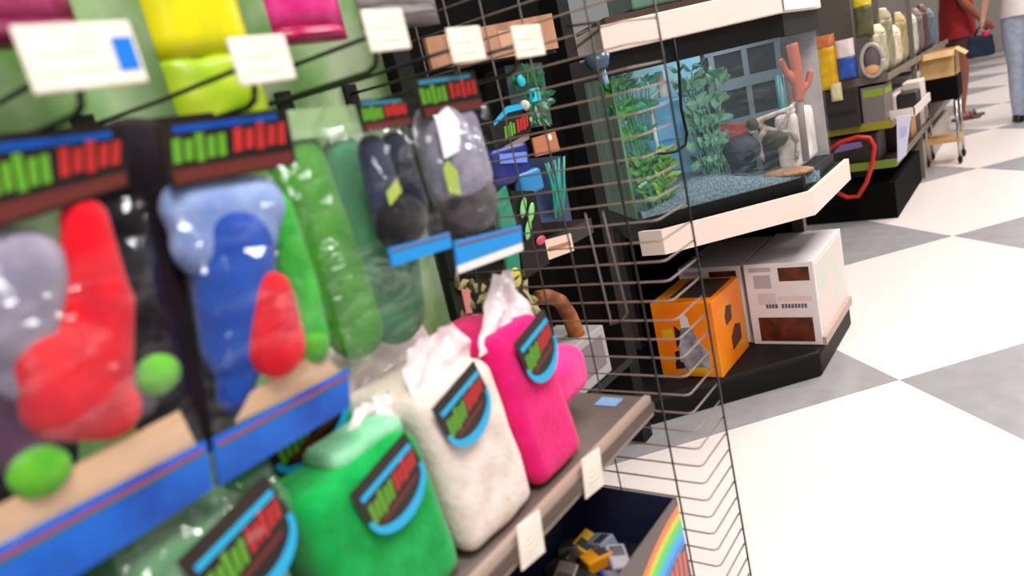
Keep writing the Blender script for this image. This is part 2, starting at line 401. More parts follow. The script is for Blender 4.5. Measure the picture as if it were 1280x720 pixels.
footer(f, [(.684, .918), (.832, .908), (.838, .932), (.69, .95)], -.626, m=mat('sky_blue_print', (24, 140, 215), .35))
bm = nb(); card(bm, [(.682, .908), (.83, .896), (.832, .907), (.684, .918)], -.629, -.626); f.part('white_edge', bm, mat('white_card', (236, 226, 224), .4))
bag_film(f, [(.687, .945), (.838, .93), (.832, 1.11), (.69, 1.112)], -.63, seed=17, depth=.018)

# top row: bottoms of the packages hanging above ------------------
def upper_pack(y0, y1, zb, lab, m1, m2, zsplit, xx=-.80):
    t = thing('hanging_package', lab, 'pet product', (xx, (y0+y1)/2, zb), group='soft packages hanging in the top row'); f = Frame(t)
    n = 10
    def pouch(za, zc, m, name):
        bm = nb(); rows = []
        for j in range(n+1):
            row = []
            for s in (1, -1):
                for i in range(n+1):
                    u = i/n if s > 0 else 1-i/n
                    v = j/n; e = (1-(2*u-1)**4)
                    th = .022*e*(1-.35*(2*v-1)**2) + .004*mnoise.noise(Vector((u*4+y0*9, v*4, s)))
                    row.append(bm.verts.new((xx+s*max(.001, th), y0+(y1-y0)*u, za+(zc-za)*v)))
            rows.append(row)
        k = len(rows[0])
        for j in range(n):
            for i in range(k): bm.faces.new((rows[j][i], rows[j][(i+1) % k], rows[j+1][(i+1) % k], rows[j+1][i]))
        bm.faces.new(rows[0][::-1]); bm.faces.new(rows[-1])
        f.part(name, bm, m, True)
    pouch(zsplit, 1.50, m1, 'upper_pouch'); pouch(zb, zsplit, m2, 'lower_pouch')
MAG = mat('magenta_film', (206, 26, 112), .3, rgb2=(226, 60, 140), nscale=20); YEL = mat('yellow_film', (232, 222, 8), .3, rgb2=(206, 206, 20), nscale=12)
upper_pack(.285, .40, 1.262, 'pink and plum package hanging above the wide price plate', mat('pink_film', (214, 90, 140), .3, rgb2=(150, 20, 80), nscale=14), mat('plum_film', (124, 26, 70), .35), 1.285)
upper_pack(.475, .60, 1.160, 'bright yellow and lime package hanging in the top row', YEL, mat('lime_film', (150, 188, 20), .35, rgb2=(178, 200, 40), nscale=16), 1.235)
upper_pack(.64, .765, 1.243, 'magenta package hanging in the top row right of the yellow one', MAG, mat('crimson_film', (176, 10, 84), .35), 1.262)
upper_pack(.80, .975, 1.255, 'grey package hanging in the top row at the shelving end', mat('grey_film', (150, 142, 144), .35, rgb2=(184, 178, 180), nscale=18), mat('dark_grey_film', (110, 102, 102), .4), 1.285)

# ------------------------------------------------------------------ plush packages standing along the shelf
def soft_block(bm, y0, y1, z0, z1, x0, x1, r=.03, seed=0, amp=.006, n=14, taper=0, lean=0):
    """soft rounded block with uneven sides"""
    bmesh.ops.create_cube(bm, size=1)
    bmesh.ops.subdivide_edges(bm, edges=bm.edges[:], cuts=n, use_grid_fill=True)
    c = Vector(((x0+x1)/2, (y0+y1)/2, (z0+z1)/2)); h = Vector(((x1-x0)/2, (y1-y0)/2, (z1-z0)/2))
    for v in bm.verts:
        p = v.co*2
        q = Vector((p.x*h.x, p.y*h.y, p.z*h.z))
        inner = Vector([max(-hh+r, min(hh-r, a)) for a, hh in zip(q, h)])
        d = q-inner
        if d.length > 1e-6: q = inner + d.normalized()*min(d.length, r)
        s = 1 - taper*(p.z+1)/2
        q.y *= s; q.x *= s
        q.y += lean*(p.z+1)/2
        w = c+q
        nv = mnoise.noise(w*16+Vector((seed, 0, 0)))*amp
        v.co = w + q.normalized()*nv
    return bm

def shield(f, yc, zc, w, h, x, tilt=0.):
    """hanging brand card with a round lower edge and a blue rim"""
    def P(u, v):
        yy, zz = u*w/2, v*h/2
        return (yc + yy*math.cos(tilt)-zz*math.sin(tilt), zc + yy*math.sin(tilt)+zz*math.cos(tilt))
    def arc(k, n=16): return [P(k*math.cos(a), -.1+k*.9*math.sin(a)) for a in [PI + PI*i/n for i in range(n+1)]]
    bm = nb(); card(bm, arc(1.0)+[P(1, .9), P(-1, .9)], x-.002, x); h_ = f.part('brand_card', bm, CARD)
    rim = arc(1.0); inn = [P(.88*math.cos(a), -.1+.62*math.sin(a)) for a in [PI + PI*i/16 for i in range(17)]]
    bm = nb()
    for i in range(16): card(bm, [rim[i], rim[i+1], inn[i+1], inn[i]], x, x+.0012)
    f.part('blue_rim', bm, CYAN if w > .09 else CYAN, parent=h_)
    bm = nb(); card(bm, [P(-.85, .46), P(.92, .46), P(.92, .60), P(-.85, .60)], x, x+.0012); f.part('cyan_stripe', bm, CYAN, parent=h_)
    bm = nb(); lettering(bm, [P(-.86, -.28), P(-.04, -.16), P(.04, .34), P(-.86, .26)], x, 4, w=.8); f.part('green_lettering', bm, GREENI, parent=h_)
    bm = nb(); lettering(bm, [P(.02, -.12), P(.86, .0), P(.92, .4), P(.06, .36)], x, 4, w=.8); f.part('red_lettering', bm, REDI, parent=h_)
    bm = nb(); card(bm, [P(-.6, -.44), P(.62, -.34), P(.7, -.2), P(-.68, -.3)], x, x+.001); f.part('red_stripe', bm, REDD, parent=h_)

def gathered(f, y0, y1, z0, yp0, yp1, zp, x0, x1, seed, name='gathered_bag_top', m=None, n=16):
    """crumpled bag neck rising from the pack to a peak"""
    bm = nb(); rows = []
    for j in range(n+1):
        v = j/n; row = []
        for i in range(n+1):
            u = i/n
            y = (y0+(y1-y0)*u)*(1-v) + (yp0+(yp1-yp0)*u)*v
            z = z0 + (zp-z0)*v + .008*mnoise.noise(Vector((u*5, v*3, seed)))
            xx = x0 + (x1-x0)*v + .018*mnoise.noise(Vector((u*5+seed, v*2.5, seed))) + .004*mnoise.noise(Vector((u*12, v*8, seed)))
            row.append(bm.verts.new((xx, y, z)))
        rows.append(row)
    for j in range(n):
        for i in range(n): bm.faces.new((rows[j][i], rows[j][i+1], rows[j+1][i+1], rows[j+1][i]))
    return f.part(name, bm, m or FILM_WHITE, True)

PG = 'plush packages standing along the shelf edge'
PINK = fleece('hot_pink_fleece', (240, 26, 122), (228, 16, 108)); WHITE = fleece('white_fleece', (240, 224, 216), (222, 204, 190)); GRN = fleece('green_fleece', (0, 150, 62), (16, 168, 78))

t = thing('plush_package', 'hot pink plush package with round brand card, last on the shelf', 'plush package', (-.70, .78, .54), group=PG); f = Frame(t)
bm = nb(); soft_block(bm, .745, .875, .545, .80, -.78, -.622, .022, 1, .004, lean=-.035); f.part('plush_body', bm, PINK, True)
bm = nb(); soft_block(bm, .845, .972, .612, .70, -.78, -.64, .03, 2, .005); f.part('folded_end', bm, fleece('light_pink_fleece', (248, 70, 150), (240, 50, 136)), True)
shield(f, .796, .752, .088, .098, -.612, .25)
gathered(f, .70, .85, .78, .785, .835, .868, -.645, -.665, 3)

t = thing('plush_package', 'white plush package with round brand card beside the pink one', 'plush package', (-.70, .64, .54), group=PG); f = Frame(t)
bm = nb(); soft_block(bm, .575, .728, .545, .785, -.78, -.622, .022, 5, .004, lean=-.025); f.part('plush_body', bm, WHITE, True)
shield(f, .618, .745, .096, .092, -.612, .25)
gathered(f, .555, .70, .765, .60, .70, .835, -.645, -.675, 8)

t = thing('plush_package', 'front green plush package with round brand card left of the white one', 'plush package', (-.70, .46, .54), group=PG); f = Frame(t)
bm = nb(); soft_block(bm, .375, .56, .545, .762, -.72, -.622, .026, 9, .004, lean=-.015); f.part('plush_body', bm, GRN, True)
shield(f, .473, .717, .10, .092, -.612, .25)
bm = nb(); soft_block(bm, .43, .54, .748, .776, -.715, -.645, .013, 11, .004, n=8); f.part('pale_flap', bm, fleece('pale_green_fleece', (120, 200, 150), (150, 214, 172)), True)
gathered(f, .45, .555, .76, .51, .57, .79, -.67, -.69, 12, m=FILM_WHITE)

t = thing('plush_package', 'white plush package standing in the back row behind the green one', 'plush package', (-.86, .60, .54), group=PG); f = Frame(t)
bm = nb(); soft_block(bm, .57, .73, .545, .80, -.96, -.80, .035, 15, .006); f.part('plush_body', bm, WHITE, True)
gathered(f, .54, .745, .75, .57, .74, .85, -.76, -.785, 18)
bm = nb(); card(bm, [(.655, .782), (.715, .80), (.722, .808), (.66, .792)], -.778, -.776); f.part('cyan_stripe', bm, CYAN)

t = thing('plush_package', 'green plush package with dark card, back row below the blue toy', 'plush package', (-.80, .47, .54), group=PG); f = Frame(t)
bm = nb(); soft_block(bm, .40, .555, .545, .80, -.86, -.74, .03, 21, .005); f.part('plush_body', bm, GRN, True)
shield(f, .470, .785, .125, .085, -.731, .25)
gathered(f, .40, .555, .785, .42, .55, .835, -.75, -.77, 25, m=FILM_FROST)

t = thing('plush_package', 'green and grey film wrapped package leftmost on the shelf, red and green card', 'plush package', (-.70, .27, .54), group=PG); f = Frame(t)
bm = nb(); soft_block(bm, .19, .345, .545, .80, -.80, -.625, .035, 31, .008); f.part('plush_body', bm, fleece('grey_green_fleece', (104, 140, 104), (70, 126, 78)), True)
shield(f, .292, .762, .105, .10, -.612, .25)
gathered(f, .19, .35, .77, .2, .36, .835, -.615, -.66, 33, m=FILM_FROST)
t = thing('plush_package', 'dark teal package in the bottom left corner of the shelf', 'plush package', (-.70, .10, .54), group=PG); f = Frame(t)
bm = nb(); soft_block(bm, .02, .17, .545, .81, -.78, -.64, .03, 41, .006); f.part('plush_body', bm, fleece('dark_teal_fleece', (8, 50, 48), (6, 38, 40)), True)
bm = nb(); card(bm, [(.04, .70), (.15, .70), (.15, .78), (.04, .78)], -.634, -.632); f.part('brand_card', bm, CARD)

# ------------------------------------------------------------------ carton with the rainbow print on the base deck
t = thing('display_carton', 'open navy display carton with rainbow print standing below the shelf edge', 'carton', (-.635, .80, .198)); f = Frame(t)
NAV = mat('navy_card', (16, 20, 44), .5); NAVI = mat('navy_card_inside', (10, 34, 92), .5)
CX0, CX1, CY0, CY1, CZ0, CZ1 = -.735, -.532, .60, .972, .199, .408
bm = nb(); box(bm, CX0, CX1, CY0, CY1, CZ0, CZ0+.004); f.part('carton_bottom', bm, NAV)
bm = nb(); box(bm, CX0, CX1, CY1-.004, CY1, CZ0, CZ1); f.part('back_wall', bm, mat('navy_back_card', (30, 34, 62), .5))
bm = nb(); box(bm, CX0, CX0+.004, CY0, CY1, CZ0, CZ1); f.part('side_wall', bm, NAV)
bm = nb(); box(bm, CX0, CX1, CY0, CY0+.004, CZ0, CZ1); f.part('end_wall', bm, NAV)
bm = nb(); box(bm, CX1-.004, CX1, CY0, CY1, CZ0, CZ1); fw = f.part('front_wall', bm, mat('grey_brown_card', (104, 92, 88), .5))
bm = nb(); box(bm, CX1-.0055, CX1-.004, CY0+.004, CY1-.004, CZ0+.004, CZ1-.002); f.part('inner_lining', bm, NAVI, parent=fw)
# rainbow bands: arcs on the front face
cols = [('rainbow_orange', (236, 130, 70)), ('rainbow_yellow', (214, 214, 70)), ('rainbow_green', (100, 220, 80)), ('rainbow_turquoise', (50, 200, 190)), ('rainbow_sky', (60, 170, 240)), ('rainbow_blue', (50, 130, 220))]
R0 = .30; cy, cz = .972+.01, .394-R0
for i, (nme, c) in enumerate(cols):
    ra, rb = R0-i*.0125, R0-(i+1)*.0125
    bm = nb(); nseg = 20
    for k in range(nseg):
        a0, a1 = PI/2 + (PI*.47)*k/nseg, PI/2 + (PI*.47)*(k+1)/nseg
        pts = [(cy+.0+ra*math.cos(a0)*1.25, cz+ra*math.sin(a0)), (cy+ra*math.cos(a1)*1.25, cz+ra*math.sin(a1)), (cy+rb*math.cos(a1)*1.25, cz+rb*math.sin(a1)), (cy+rb*math.cos(a0)*1.25, cz+rb*math.sin(a0))]
        if min(p[0] for p in pts) < CY0 or min(p[1] for p in pts) < CZ0: continue
        pts = [(min(p[0], CY1-.001), p[1]) for p in pts]
        card(bm, pts, CX1, CX1+.0008)
    f.part('rainbow_band', bm, mat(nme, c, .4), parent=fw)
bm = nb(); lettering(bm, [(.845, .25), (.965, .25), (.965, .315), (.845, .305)], CX1, 6, w=.7); f.part('red_lettering', bm, mat('soft_red_ink', (214, 96, 84), .4), parent=fw)
bm = nb(); lettering(bm, [(.80, .225), (.86, .225), (.87, .285), (.80, .275)], CX1+.001, 4, w=.55); f.part('green_lettering', bm, mat('fresh_green_ink', (90, 214, 90), .4), parent=fw)

small = [(-.69, .90, .33, (214, 158, 20), 'yellow small toy pack lying inside the navy carton'), (-.66, .905, .335, (120, 132, 150), 'blue grey small toy pack lying inside the navy carton, beside the yellow one'),
         (-.645, .865, .335, (200, 130, 14), 'amber small toy pack in the middle of the navy carton'), (-.615, .88, .33, (150, 140, 150), 'lilac grey small toy pack right of the amber one'),
         (-.70, .83, .335, (30, 26, 26), 'black small toy pack along the carton side'), (-.67, .80, .34, (92, 80, 74), 'brown small toy pack in the navy carton'),
         (-.635, .81, .33, (26, 22, 22), 'black small toy pack beside the brown one'), (-.69, .745, .335, (124, 112, 104), 'taupe small toy pack nearest to the shelf edge'),
         (-.60, .83, .32, (12, 46, 120), 'royal blue small toy pack along the rainbow wall'), (-.65, .74, .33, (20, 16, 18), 'black small toy pack in the front of the carton'),
         (-.71, .88, .33, (78, 72, 70), 'dark grey small toy pack in the back corner of the carton')]
for i, (px, py, pz, c, lab) in enumerate(small):
    t = thing('small_toy_pack', lab, 'small toy', (px, py, pz), group='small packs jumbled in the navy carton'); f2 = Frame(t)
    M = Matrix.Translation((px, py, pz)) @ Matrix.Rotation(.5*math.sin(i*3.1), 4, 'X') @ Matrix.Rotation(.5*math.cos(i*2.3), 4, 'Y') @ Matrix.Rotation(i*1.3, 4, 'Z')
    bm = nb(); box(bm, -.018, .018, -.026, .026, -.012, .012, M); bevel(f2.part('pack', bm, mat('pack_%d_%d_%d' % c, c, .35)), .004)
    bm = nb(); box(bm, -.012, .012, -.020, .0, .012, .0128, M); f2.part('pack_window', bm, mat('pack_window_grey', (60, 56, 58), .2))
# filler layer the packs lie on
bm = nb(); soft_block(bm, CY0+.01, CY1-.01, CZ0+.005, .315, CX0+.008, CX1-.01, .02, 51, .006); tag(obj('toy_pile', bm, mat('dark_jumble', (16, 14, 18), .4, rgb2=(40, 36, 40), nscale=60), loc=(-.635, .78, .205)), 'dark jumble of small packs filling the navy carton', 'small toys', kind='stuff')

# ------------------------------------------------------------------ wire grid panel at the end of the shelving
t = thing('wire_grid_panel', 'bronze wire grid end panel bent toward the aisle, beside the shelf', 'wire grid', (-.54, 1.1, 0)); f = Frame(t)
GX0, GXC, GY, GY2 = -1.0, -.538, 1.1, 1.228
k = 0; z = .03
while z < 1.62:
    bm = nb(); tube(bm, [(GX0, GY, z), (GXC-.01, GY, z), (GXC-.003, GY+.003, z), (GXC, GY+.01, z), (GXC, GY2, z)], .0017, 5); f.part('horizontal_wire', bm, WIRE, True)
    z += .0362
for vx in (-.72, -.80, -.88, -.96):
    bm = nb(); tube(bm, [(vx, GY-.003, .03), (vx, GY-.003, 1.6)], .0016, 5); f.part('vertical_wire', bm, mat('dim_bronze_wire', (80, 70, 64), .5, .3), True)
bm = nb(); tube(bm, [(-.594, GY-.004, 0.0), (-.594, GY-.004, 1.62)], .0019, 6); f.part('edge_wire', bm, WIREB, True)
bm = nb(); tube(bm, [(GXC+.003, GY2, 0.0), (GXC+.003, GY2, 1.62)], .0021, 6); f.part('edge_wire', bm, WIREB, True)
bm = nb(); tube(bm, [(-.672, GY-.006, .89), (-.664, GY-.006, .69), (-.658, GY-.02, .682), (-.632, GY-.02, .690), (-.626, GY-.006, .70), (-.636, GY-.006, .89)], .0019, 6); f.part('wire_loop', bm, mat('dim_loop_wire', (100, 88, 82), .5, .3), True)
bm = nb(); tube(bm, [(-.64, GY+.004, 1.205), (-.55, GY-.06, 1.192), (-.545, GY-.064, 1.186), (-.55, GY-.06, 1.180), (-.64, GY+.004, 1.165)], .0022, 6); f.part('hook_arm', bm, mat('dark_bronze', (70, 52, 46), .4, .4), True)

# ------------------------------------------------------------------ black decor gondola behind the grid
t = thing('shelving_unit', 'black shelving unit behind the wire grid holding aquarium decor', 'shelf', (-1.1, 1.5, 0)); f = Frame(t)
bm = nb(); box(bm, -1.24, -1.2, 1.11, 2.0, 0, 1.75); f.part('back_panel', bm, VOID)
bm = nb(); box(bm, -1.2, -.97, 1.12, 1.60, 1.20, 1.215); s = f.part('upper_shelf', bm, BLACK)
bm = nb()
for (a, b, za, zb) in ((1.12, 1.6, 1.215, 1.262),): card(bm, [(a, za-.015), (b, za-.005), (b, zb+.03), (a, zb)], -.97, -.962)
f.part('price_strip', bm, mat('tan_price_strip', (178, 128, 96), .5, rgb2=(150, 104, 78), nscale=16), parent=s)
for yy in (1.2, 1.38, 1.5):
    bm = nb(); box(bm, -.962, -.9606, yy-.02, yy+.03, 1.222, 1.262); f.part('strip_label', bm, mat('peach_label', (198, 152, 120), .5), parent=s)
bm = nb(); box(bm, -1.2, -.98, 1.12, 1.62, .735, .775); f.part('middle_shelf', bm, mat('dark_brown_metal', (46, 38, 36), .5))
bm = nb(); box(bm, -1.2, -.93, 1.12, 1.60, .37, .39); f.part('lower_shelf', bm, BLACK)
bm = nb(); box(bm, -1.2, -1.15, 1.12, 1.72, 0, .1); f.part('kick_plate', bm, BLACK)
bm = nb(); box(bm, -1.12, -1.06, 1.80, 1.86, 0, 1.75); f.part('upright', bm, BLACK)

GR2 = 'aquarium decor hanging behind the wire grid'
# plastic plant pack
PLG = mat('plastic_leaf_green', (20, 120, 66), .35, rgb2=(12, 84, 44), nscale=40); TEAL = mat('teal_leaf', (20, 150, 130), .35); AQUA = mat('aqua_bit', (40, 200, 214), .35)
def leaf(bm, c, d, L, w, up=Vector((0, 0, 1))):
    c = Vector(c); d = Vector(d).normalized(); s = d.cross(Vector((1, 0, 0))); s = s.normalized() if s.length > .1 else Vector((0, 1, 0))
    n = d.cross(s)
    p = [c, c+d*L*.35+s*w/2+n*w*.15, c+d*L*.75+s*w*.35, c+d*L, c+d*L*.75-s*w*.35, c+d*L*.35-s*w/2+n*w*.15]
    vs = [bm.verts.new(q) for q in p]; m = bm.verts.new(c+d*L*.5-n*w*.12)
    for i in range(6): bm.faces.new((vs[i], vs[(i+1) % 6], m))
    return bm
t = thing('plastic_plant_pack', 'green plastic plant on a card with aqua leaves, behind the wire grid', 'aquarium plant', (-.97, 1.455, 1.04), group=GR2); f = Frame(t)
bm = nb(); card(bm, [(1.385, 1.045), (1.54, 1.035), (1.55, 1.185), (1.395, 1.19)], -.99, -.987); f.part('backing_card', bm, mat('slate_green_card', (58, 84, 80), .4))
bm = nb()
for i in range(46):
    a = random.random()*2*PI; r = .055*math.sqrt(random.random())
    leaf(bm, (-.98+random.random()*.02, 1.455+r*math.cos(a)*.8, 1.115+r*math.sin(a)*1.1), (random.uniform(.1, .6), math.cos(a+random.uniform(-1, 1)), math.sin(a)+.3), random.uniform(.02, .045), .018)
f.part('leaves', bm, PLG)
bm = nb(); box(bm, -.962, -.955, 1.43, 1.465, 1.098, 1.128); ball(bm, (-.965, 1.415, 1.15), (.008, .014, .014), 10); f.part('aqua_flower', bm, AQUA)
bm = nb(); ball(bm, (-.96, 1.40, 1.095), .012, 12); f.part('white_button', bm, mat('cream_button', (226, 214, 200), .4), True)
# small pack with header
t = thing('decor_pack', 'small black pack with cyan stripe and red green lettering behind the grid', 'decor pack', (-.95, 1.33, 1.0), group=GR2); f = Frame(t)
bm = nb(); card(bm, [(1.255, 1.02), (1.405, 1.035), (1.405, 1.10), (1.255, 1.07)], -.968, -.96); h = f.part('pack_card', bm, BLACK)
bm = nb(); card(bm, [(1.27, 1.068), (1.33, 1.088), (1.40, 1.088), (1.40, 1.10), (1.33, 1.102), (1.27, 1.076)], -.96, -.9592); f.part('cyan_stripe', bm, CYAN, parent=h)
bm = nb(); lettering(bm, [(1.30, 1.035), (1.345, 1.04), (1.345, 1.066), (1.30, 1.060)], -.96, 3, w=.8); f.part('green_lettering', bm, GREENI, parent=h)
bm = nb(); lettering(bm, [(1.35, 1.04), (1.402, 1.048), (1.402, 1.076), (1.35, 1.068)], -.96, 3, w=.8); f.part('red_lettering', bm, REDI, parent=h)
bm = nb(); card(bm, [(1.29, 1.006), (1.39, 1.02), (1.39, 1.032), (1.29, 1.02)], -.968, -.959); f.part('grey_strip', bm, mat('warm_grey_card', (130, 114, 106), .5))
# brown tag
t = thing('hook_ticket', 'brown price ticket with pale dot hanging behind the wire grid', 'price tag', (-.95, 1.44, .97)); f = Frame(t)
bm = nb(); card(bm, [(1.385, .978), (1.49, .972), (1.485, 1.02), (1.385, 1.02)], -.952, -.948); f.part('ticket', bm, mat('terracotta_card', (180, 112, 78), .5))
bm = nb(); ball(bm, (-.947, 1.455, 1.01), (.002, .009, .008), 10); f.part('pale_dot', bm, TAG, True)
# navy pack
t = thing('decor_pack', 'navy blue pack with pale label hanging behind the grid, above the striped fin toy', 'decor pack', (-.96, 1.30, .90), group=GR2); f = Frame(t)
bm = nb(); soft_block(bm, 1.235, 1.375, .935, 1.02, -.99, -.955, .012, 61, .003, n=6); f.part('pouch', bm, mat('navy_film', (12, 28, 116), .35), True)
bm = nb(); card(bm, [(1.25, .988), (1.35, .972), (1.355, .995), (1.255, 1.008)], -.953, -.951); f.part('pale_label', bm, mat('periwinkle_label', (110, 140, 226), .4))
bm = nb(); soft_block(bm, 1.305, 1.40, .90, .955, -.975, -.95, .01, 62, .003, n=6); f.part('sky_flap', bm, mat('sky_film', (40, 130, 190), .35), True)
# teal stick plants
t = thing('plastic_plant_pack', 'teal grass plant in a blue grey blister behind the wire grid', 'aquarium plant', (-.96, 1.48, .80), group=GR2); f = Frame(t)
bm = nb(); card(bm, [(1.40, .82), (1.535, .79), (1.545, .955), (1.40, .975)], -.99, -.985); f.part('backing_card', bm, mat('blue_slate_card', (46, 62, 96), .35))
bm = nb()
for i in range(14):
    y0 = 1.455+random.uniform(-.02, .03); y1 = 1.47+random.uniform(-.055, .06)
    tube(bm, [(-.97, y0, .82), (-.965, (y0+y1)/2+.005, .88), (-.96, y1, .955)], .004, 5, .0015)
f.part('grass_blades', bm, TEAL, True)
# striped fin toy (green with pale bars)
t = thing('fin_ornament', 'teal green fin shaped ornament with pale green bars and yellow tip', 'aquarium ornament', (-.93, 1.26, .75), group=GR2); f = Frame(t)
bm = nb(); card(bm, [(1.175, .93), (1.22, .945), (1.225, .86), (1.20, .74), (1.165, .715), (1.145, .74), (1.17, .83)], -.935, -.925); bevel(f.part('fin', bm, mat('sea_green_plastic', (8, 130, 96), .35)), .004)
bm = nb(); card(bm, [(1.235, .93), (1.32, .91), (1.32, .74), (1.215, .735)], -.937, -.93); f.part('black_side', bm, BLACK)
for (yy, zz) in ((1.262, .885), (1.287, .868), (1.262, .835)):
    bm = nb(); M = Matrix.Rotation(-.6, 4, 'X'); ball(bm, (-.926, yy, zz), (.004, .010, .024), 12, M); f.part('pale_bar', bm, mat('pale_green_plastic', (140, 206, 130), .35), True)
bm = nb(); ball(bm, (-.924, 1.178, .752), (.005, .02, .022), 12); f.part('yellow_tip', bm, mat('yellow_plastic', (214, 206, 90), .4), True)
bm = nb(); ball(bm, (-.926, 1.30, .80), (.004, .02, .01), 10); f.part('pink_dot', bm, mat('rose_ink', (206, 70, 100), .4), True)
# cream tag with red print
t = thing('hook_ticket', 'cream price ticket with brownish print on the middle shelf edge', 'price tag', (-.975, 1.42, .73)); f = Frame(t)
bm = nb(); card(bm, [(1.345, .735), (1.50, .72), (1.50, .765), (1.345, .785)], -.978, -.974); f.part('ticket', bm, mat('peach_paper', (232, 200, 178), .5))
bm = nb(); card(bm, [(1.39, .75), (1.49, .738), (1.49, .748), (1.39, .76)], -.974, -.9734); f.part('print_line', bm, mat('brown_ink', (176, 112, 84), .5))
# camo plant bundle
t = thing('plastic_plant_pack', 'olive camouflage coloured leaf bundle hanging below the grey toy', 'aquarium plant', (-.96, 1.12, .66), group=GR2); f = Frame(t)
bm = nb(); card(bm, [(1.005, .70), (1.235, .655), (1.25, .735), (1.01, .80)], -.958, -.955); f.part('backing_card', bm, mat('dark_olive_card', (40, 38, 26), .5))
OL = mat('olive_leaf', (128, 132, 78), .5, rgb2=(84, 78, 52), nscale=50); OL2 = mat('khaki_leaf', (160, 140, 92), .5)
for m, k in ((OL, 60), (OL2, 22)):
    bm = nb()
    for i in range(k):
        yy = random.uniform(1.015, 1.235); zz = random.uniform(.67, .78) - (yy-1.1)*.25
        leaf(bm, (-.953+random.random()*.02, yy, zz), (random.uniform(.1, .5), random.uniform(-1, 1), random.uniform(-.8, 1)), random.uniform(.025, .05), .02)
    f.part('leaves', bm, m)
bm = nb(); card(bm, [(1.005, .735), (1.022, .73), (1.03, .775), (1.008, .785)], -.93, -.928); f.part('white_red_tag', bm, mat('pinkish_tag', (206, 130, 120), .5))
# driftwood arch
t = thing('wood_arch', 'orange brown driftwood arch standing on the lower shelf behind the grid', 'aquarium ornament', (-.98, 1.42, .39)); f = Frame(t)
bm = nb()
pts = [(1.295, .668), (1.34, .655), (1.385, .625), (1.41, .58), (1.425, .52), (1.43, .392)]
tube(bm, [(-.97, a, b) for a, b in pts], .016, 10, .024); remesh(f.part('arch', bm, mat('rust_wood', (168, 96, 44), .7, rgb2=(120, 62, 28), nscale=25, bump=.4)), .005)
bm = nb(); tube(bm, [(-.99, 1.30, .66), (-.99, 1.285, .58), (-.99, 1.28, .392)], .014, 8, .018); f.part('back_leg', bm, mat('dark_rust_wood', (96, 56, 30), .7), True)
# grey box on the shelf
t = thing('ornament_box', 'pale grey box lying on the lower shelf behind the pink package', 'box', (-.97, 1.36, .39)); f = Frame(t)
bm = nb(); box(bm, -1.08, -.935, 1.26, 1.50, .391, .52); bevel(f.part('box_body', bm, mat('pale_grey_card', (168, 160, 160), .5)), .004)
bm = nb(); box(bm, -.935, -.934, 1.28, 1.48, .42, .50); f.part('box_print', bm, mat('mid_grey_print', (120, 112, 112), .5))
# glassy bowl and greenery seen above
t = thing('feeder_cup', 'small pale blue cup hanging against the black post', 'cup', (-.95, 1.76, 1.13)); f = Frame(t)
bm = nb(); tube(bm, [(-.95, 1.76, 1.178), (-.95, 1.76, 1.15), (-.95, 1.76, 1.14)], .036, 14, .022); f.part('cup', bm, mat('blue_grey_plastic', (70, 88, 108), .25), True)
bm = nb(); tube(bm, [(-.95, 1.775, 1.14), (-.95, 1.785, 1.10)], .009, 8); f.part('cup_stem', bm, mat('pale_blue_plastic', (150, 196, 226), .25), True)
bm = nb(); tube(bm, [(-.95, 1.76, 1.178), (-1.06, 1.80, 1.18)], .005, 6); f.part('bracket', bm, BLACK, True)

# ------------------------------------------------------------------ diagonal aquarium stand
def poly_frame(bm, poly, z0, z1, t):
    prism(bm, poly, z0, z1)
t = thing('aquarium_stand', 'dark open stand with angled cream trim carrying the aquarium', 'stand', (-.9, 2.5, 0)); f = Frame(t)
base = [(-1.09, 1.915), (-.652, 2.348), (-.652, 2.83), (-1.12, 2.86), (-1.42, 2.33)]
bm = nb(); prism(bm, base, 0, .09); bevel(f.part('plinth', bm, mat('charcoal_plinth', (15, 12, 12), .6, spec=.25)), .012)
top = [(-1.06, 2.036), (-.992, 2.036), (-.637, 2.391), (-.637, 2.925), (-1.10, 2.925), (-1.35, 2.36)]
bm = nb(); prism(bm, top, .575, .626); f.part('top_board', bm, BLACK)
def strip(bm, pts, z0, z1, th=.014):
    """a band following a polyline on the floor plan"""
    for i in range(len(pts)-1):
        a, b = Vector(pts[i]), Vector(pts[i+1]); d = (b-a).normalized(); n = Vector((d.y, -d.x))*th
        prism(bm, [tuple(a), tuple(b), tuple(b+n), tuple(a+n)], z0, z1)
    return bm
bm = nb()
outer = [(-1.062, 2.018), (-.982, 2.018), (-.619, 2.381), (-.619, 2.93)]
inner = [(-1.062, 2.034), (-.989, 2.034), (-.635, 2.388), (-.635, 2.93)]
for i in range(3): prism(bm, [outer[i], outer[i+1], inner[i+1], inner[i]], .553, .632)
bmesh.ops.remove_doubles(bm, verts=bm.verts[:], dist=.0005)
f.part('trim_band', bm, CREAM)
for (px, py) in ((-.80, 2.83), (-1.10, 2.83), (-1.33, 2.36)):
    bm = nb(); box(bm, px-.022, px+.022, py-.02, py+.02, .09, .575); f.part('post', bm, mat('dark_grey_post', (64, 58, 58), .4))
bm = nb(); prism(bm, [(-1.12, 2.85), (-.78, 2.85), (-.78, 2.858), (-1.12, 2.858)], .09, .575); f.part('back_panel', bm, VOID)
bm = nb(); prism(bm, [(-1.40, 2.33), (-1.39, 2.32), (-1.11, 2.85), (-1.125, 2.855)], .09, .575); f.part('side_panel', bm, VOID)

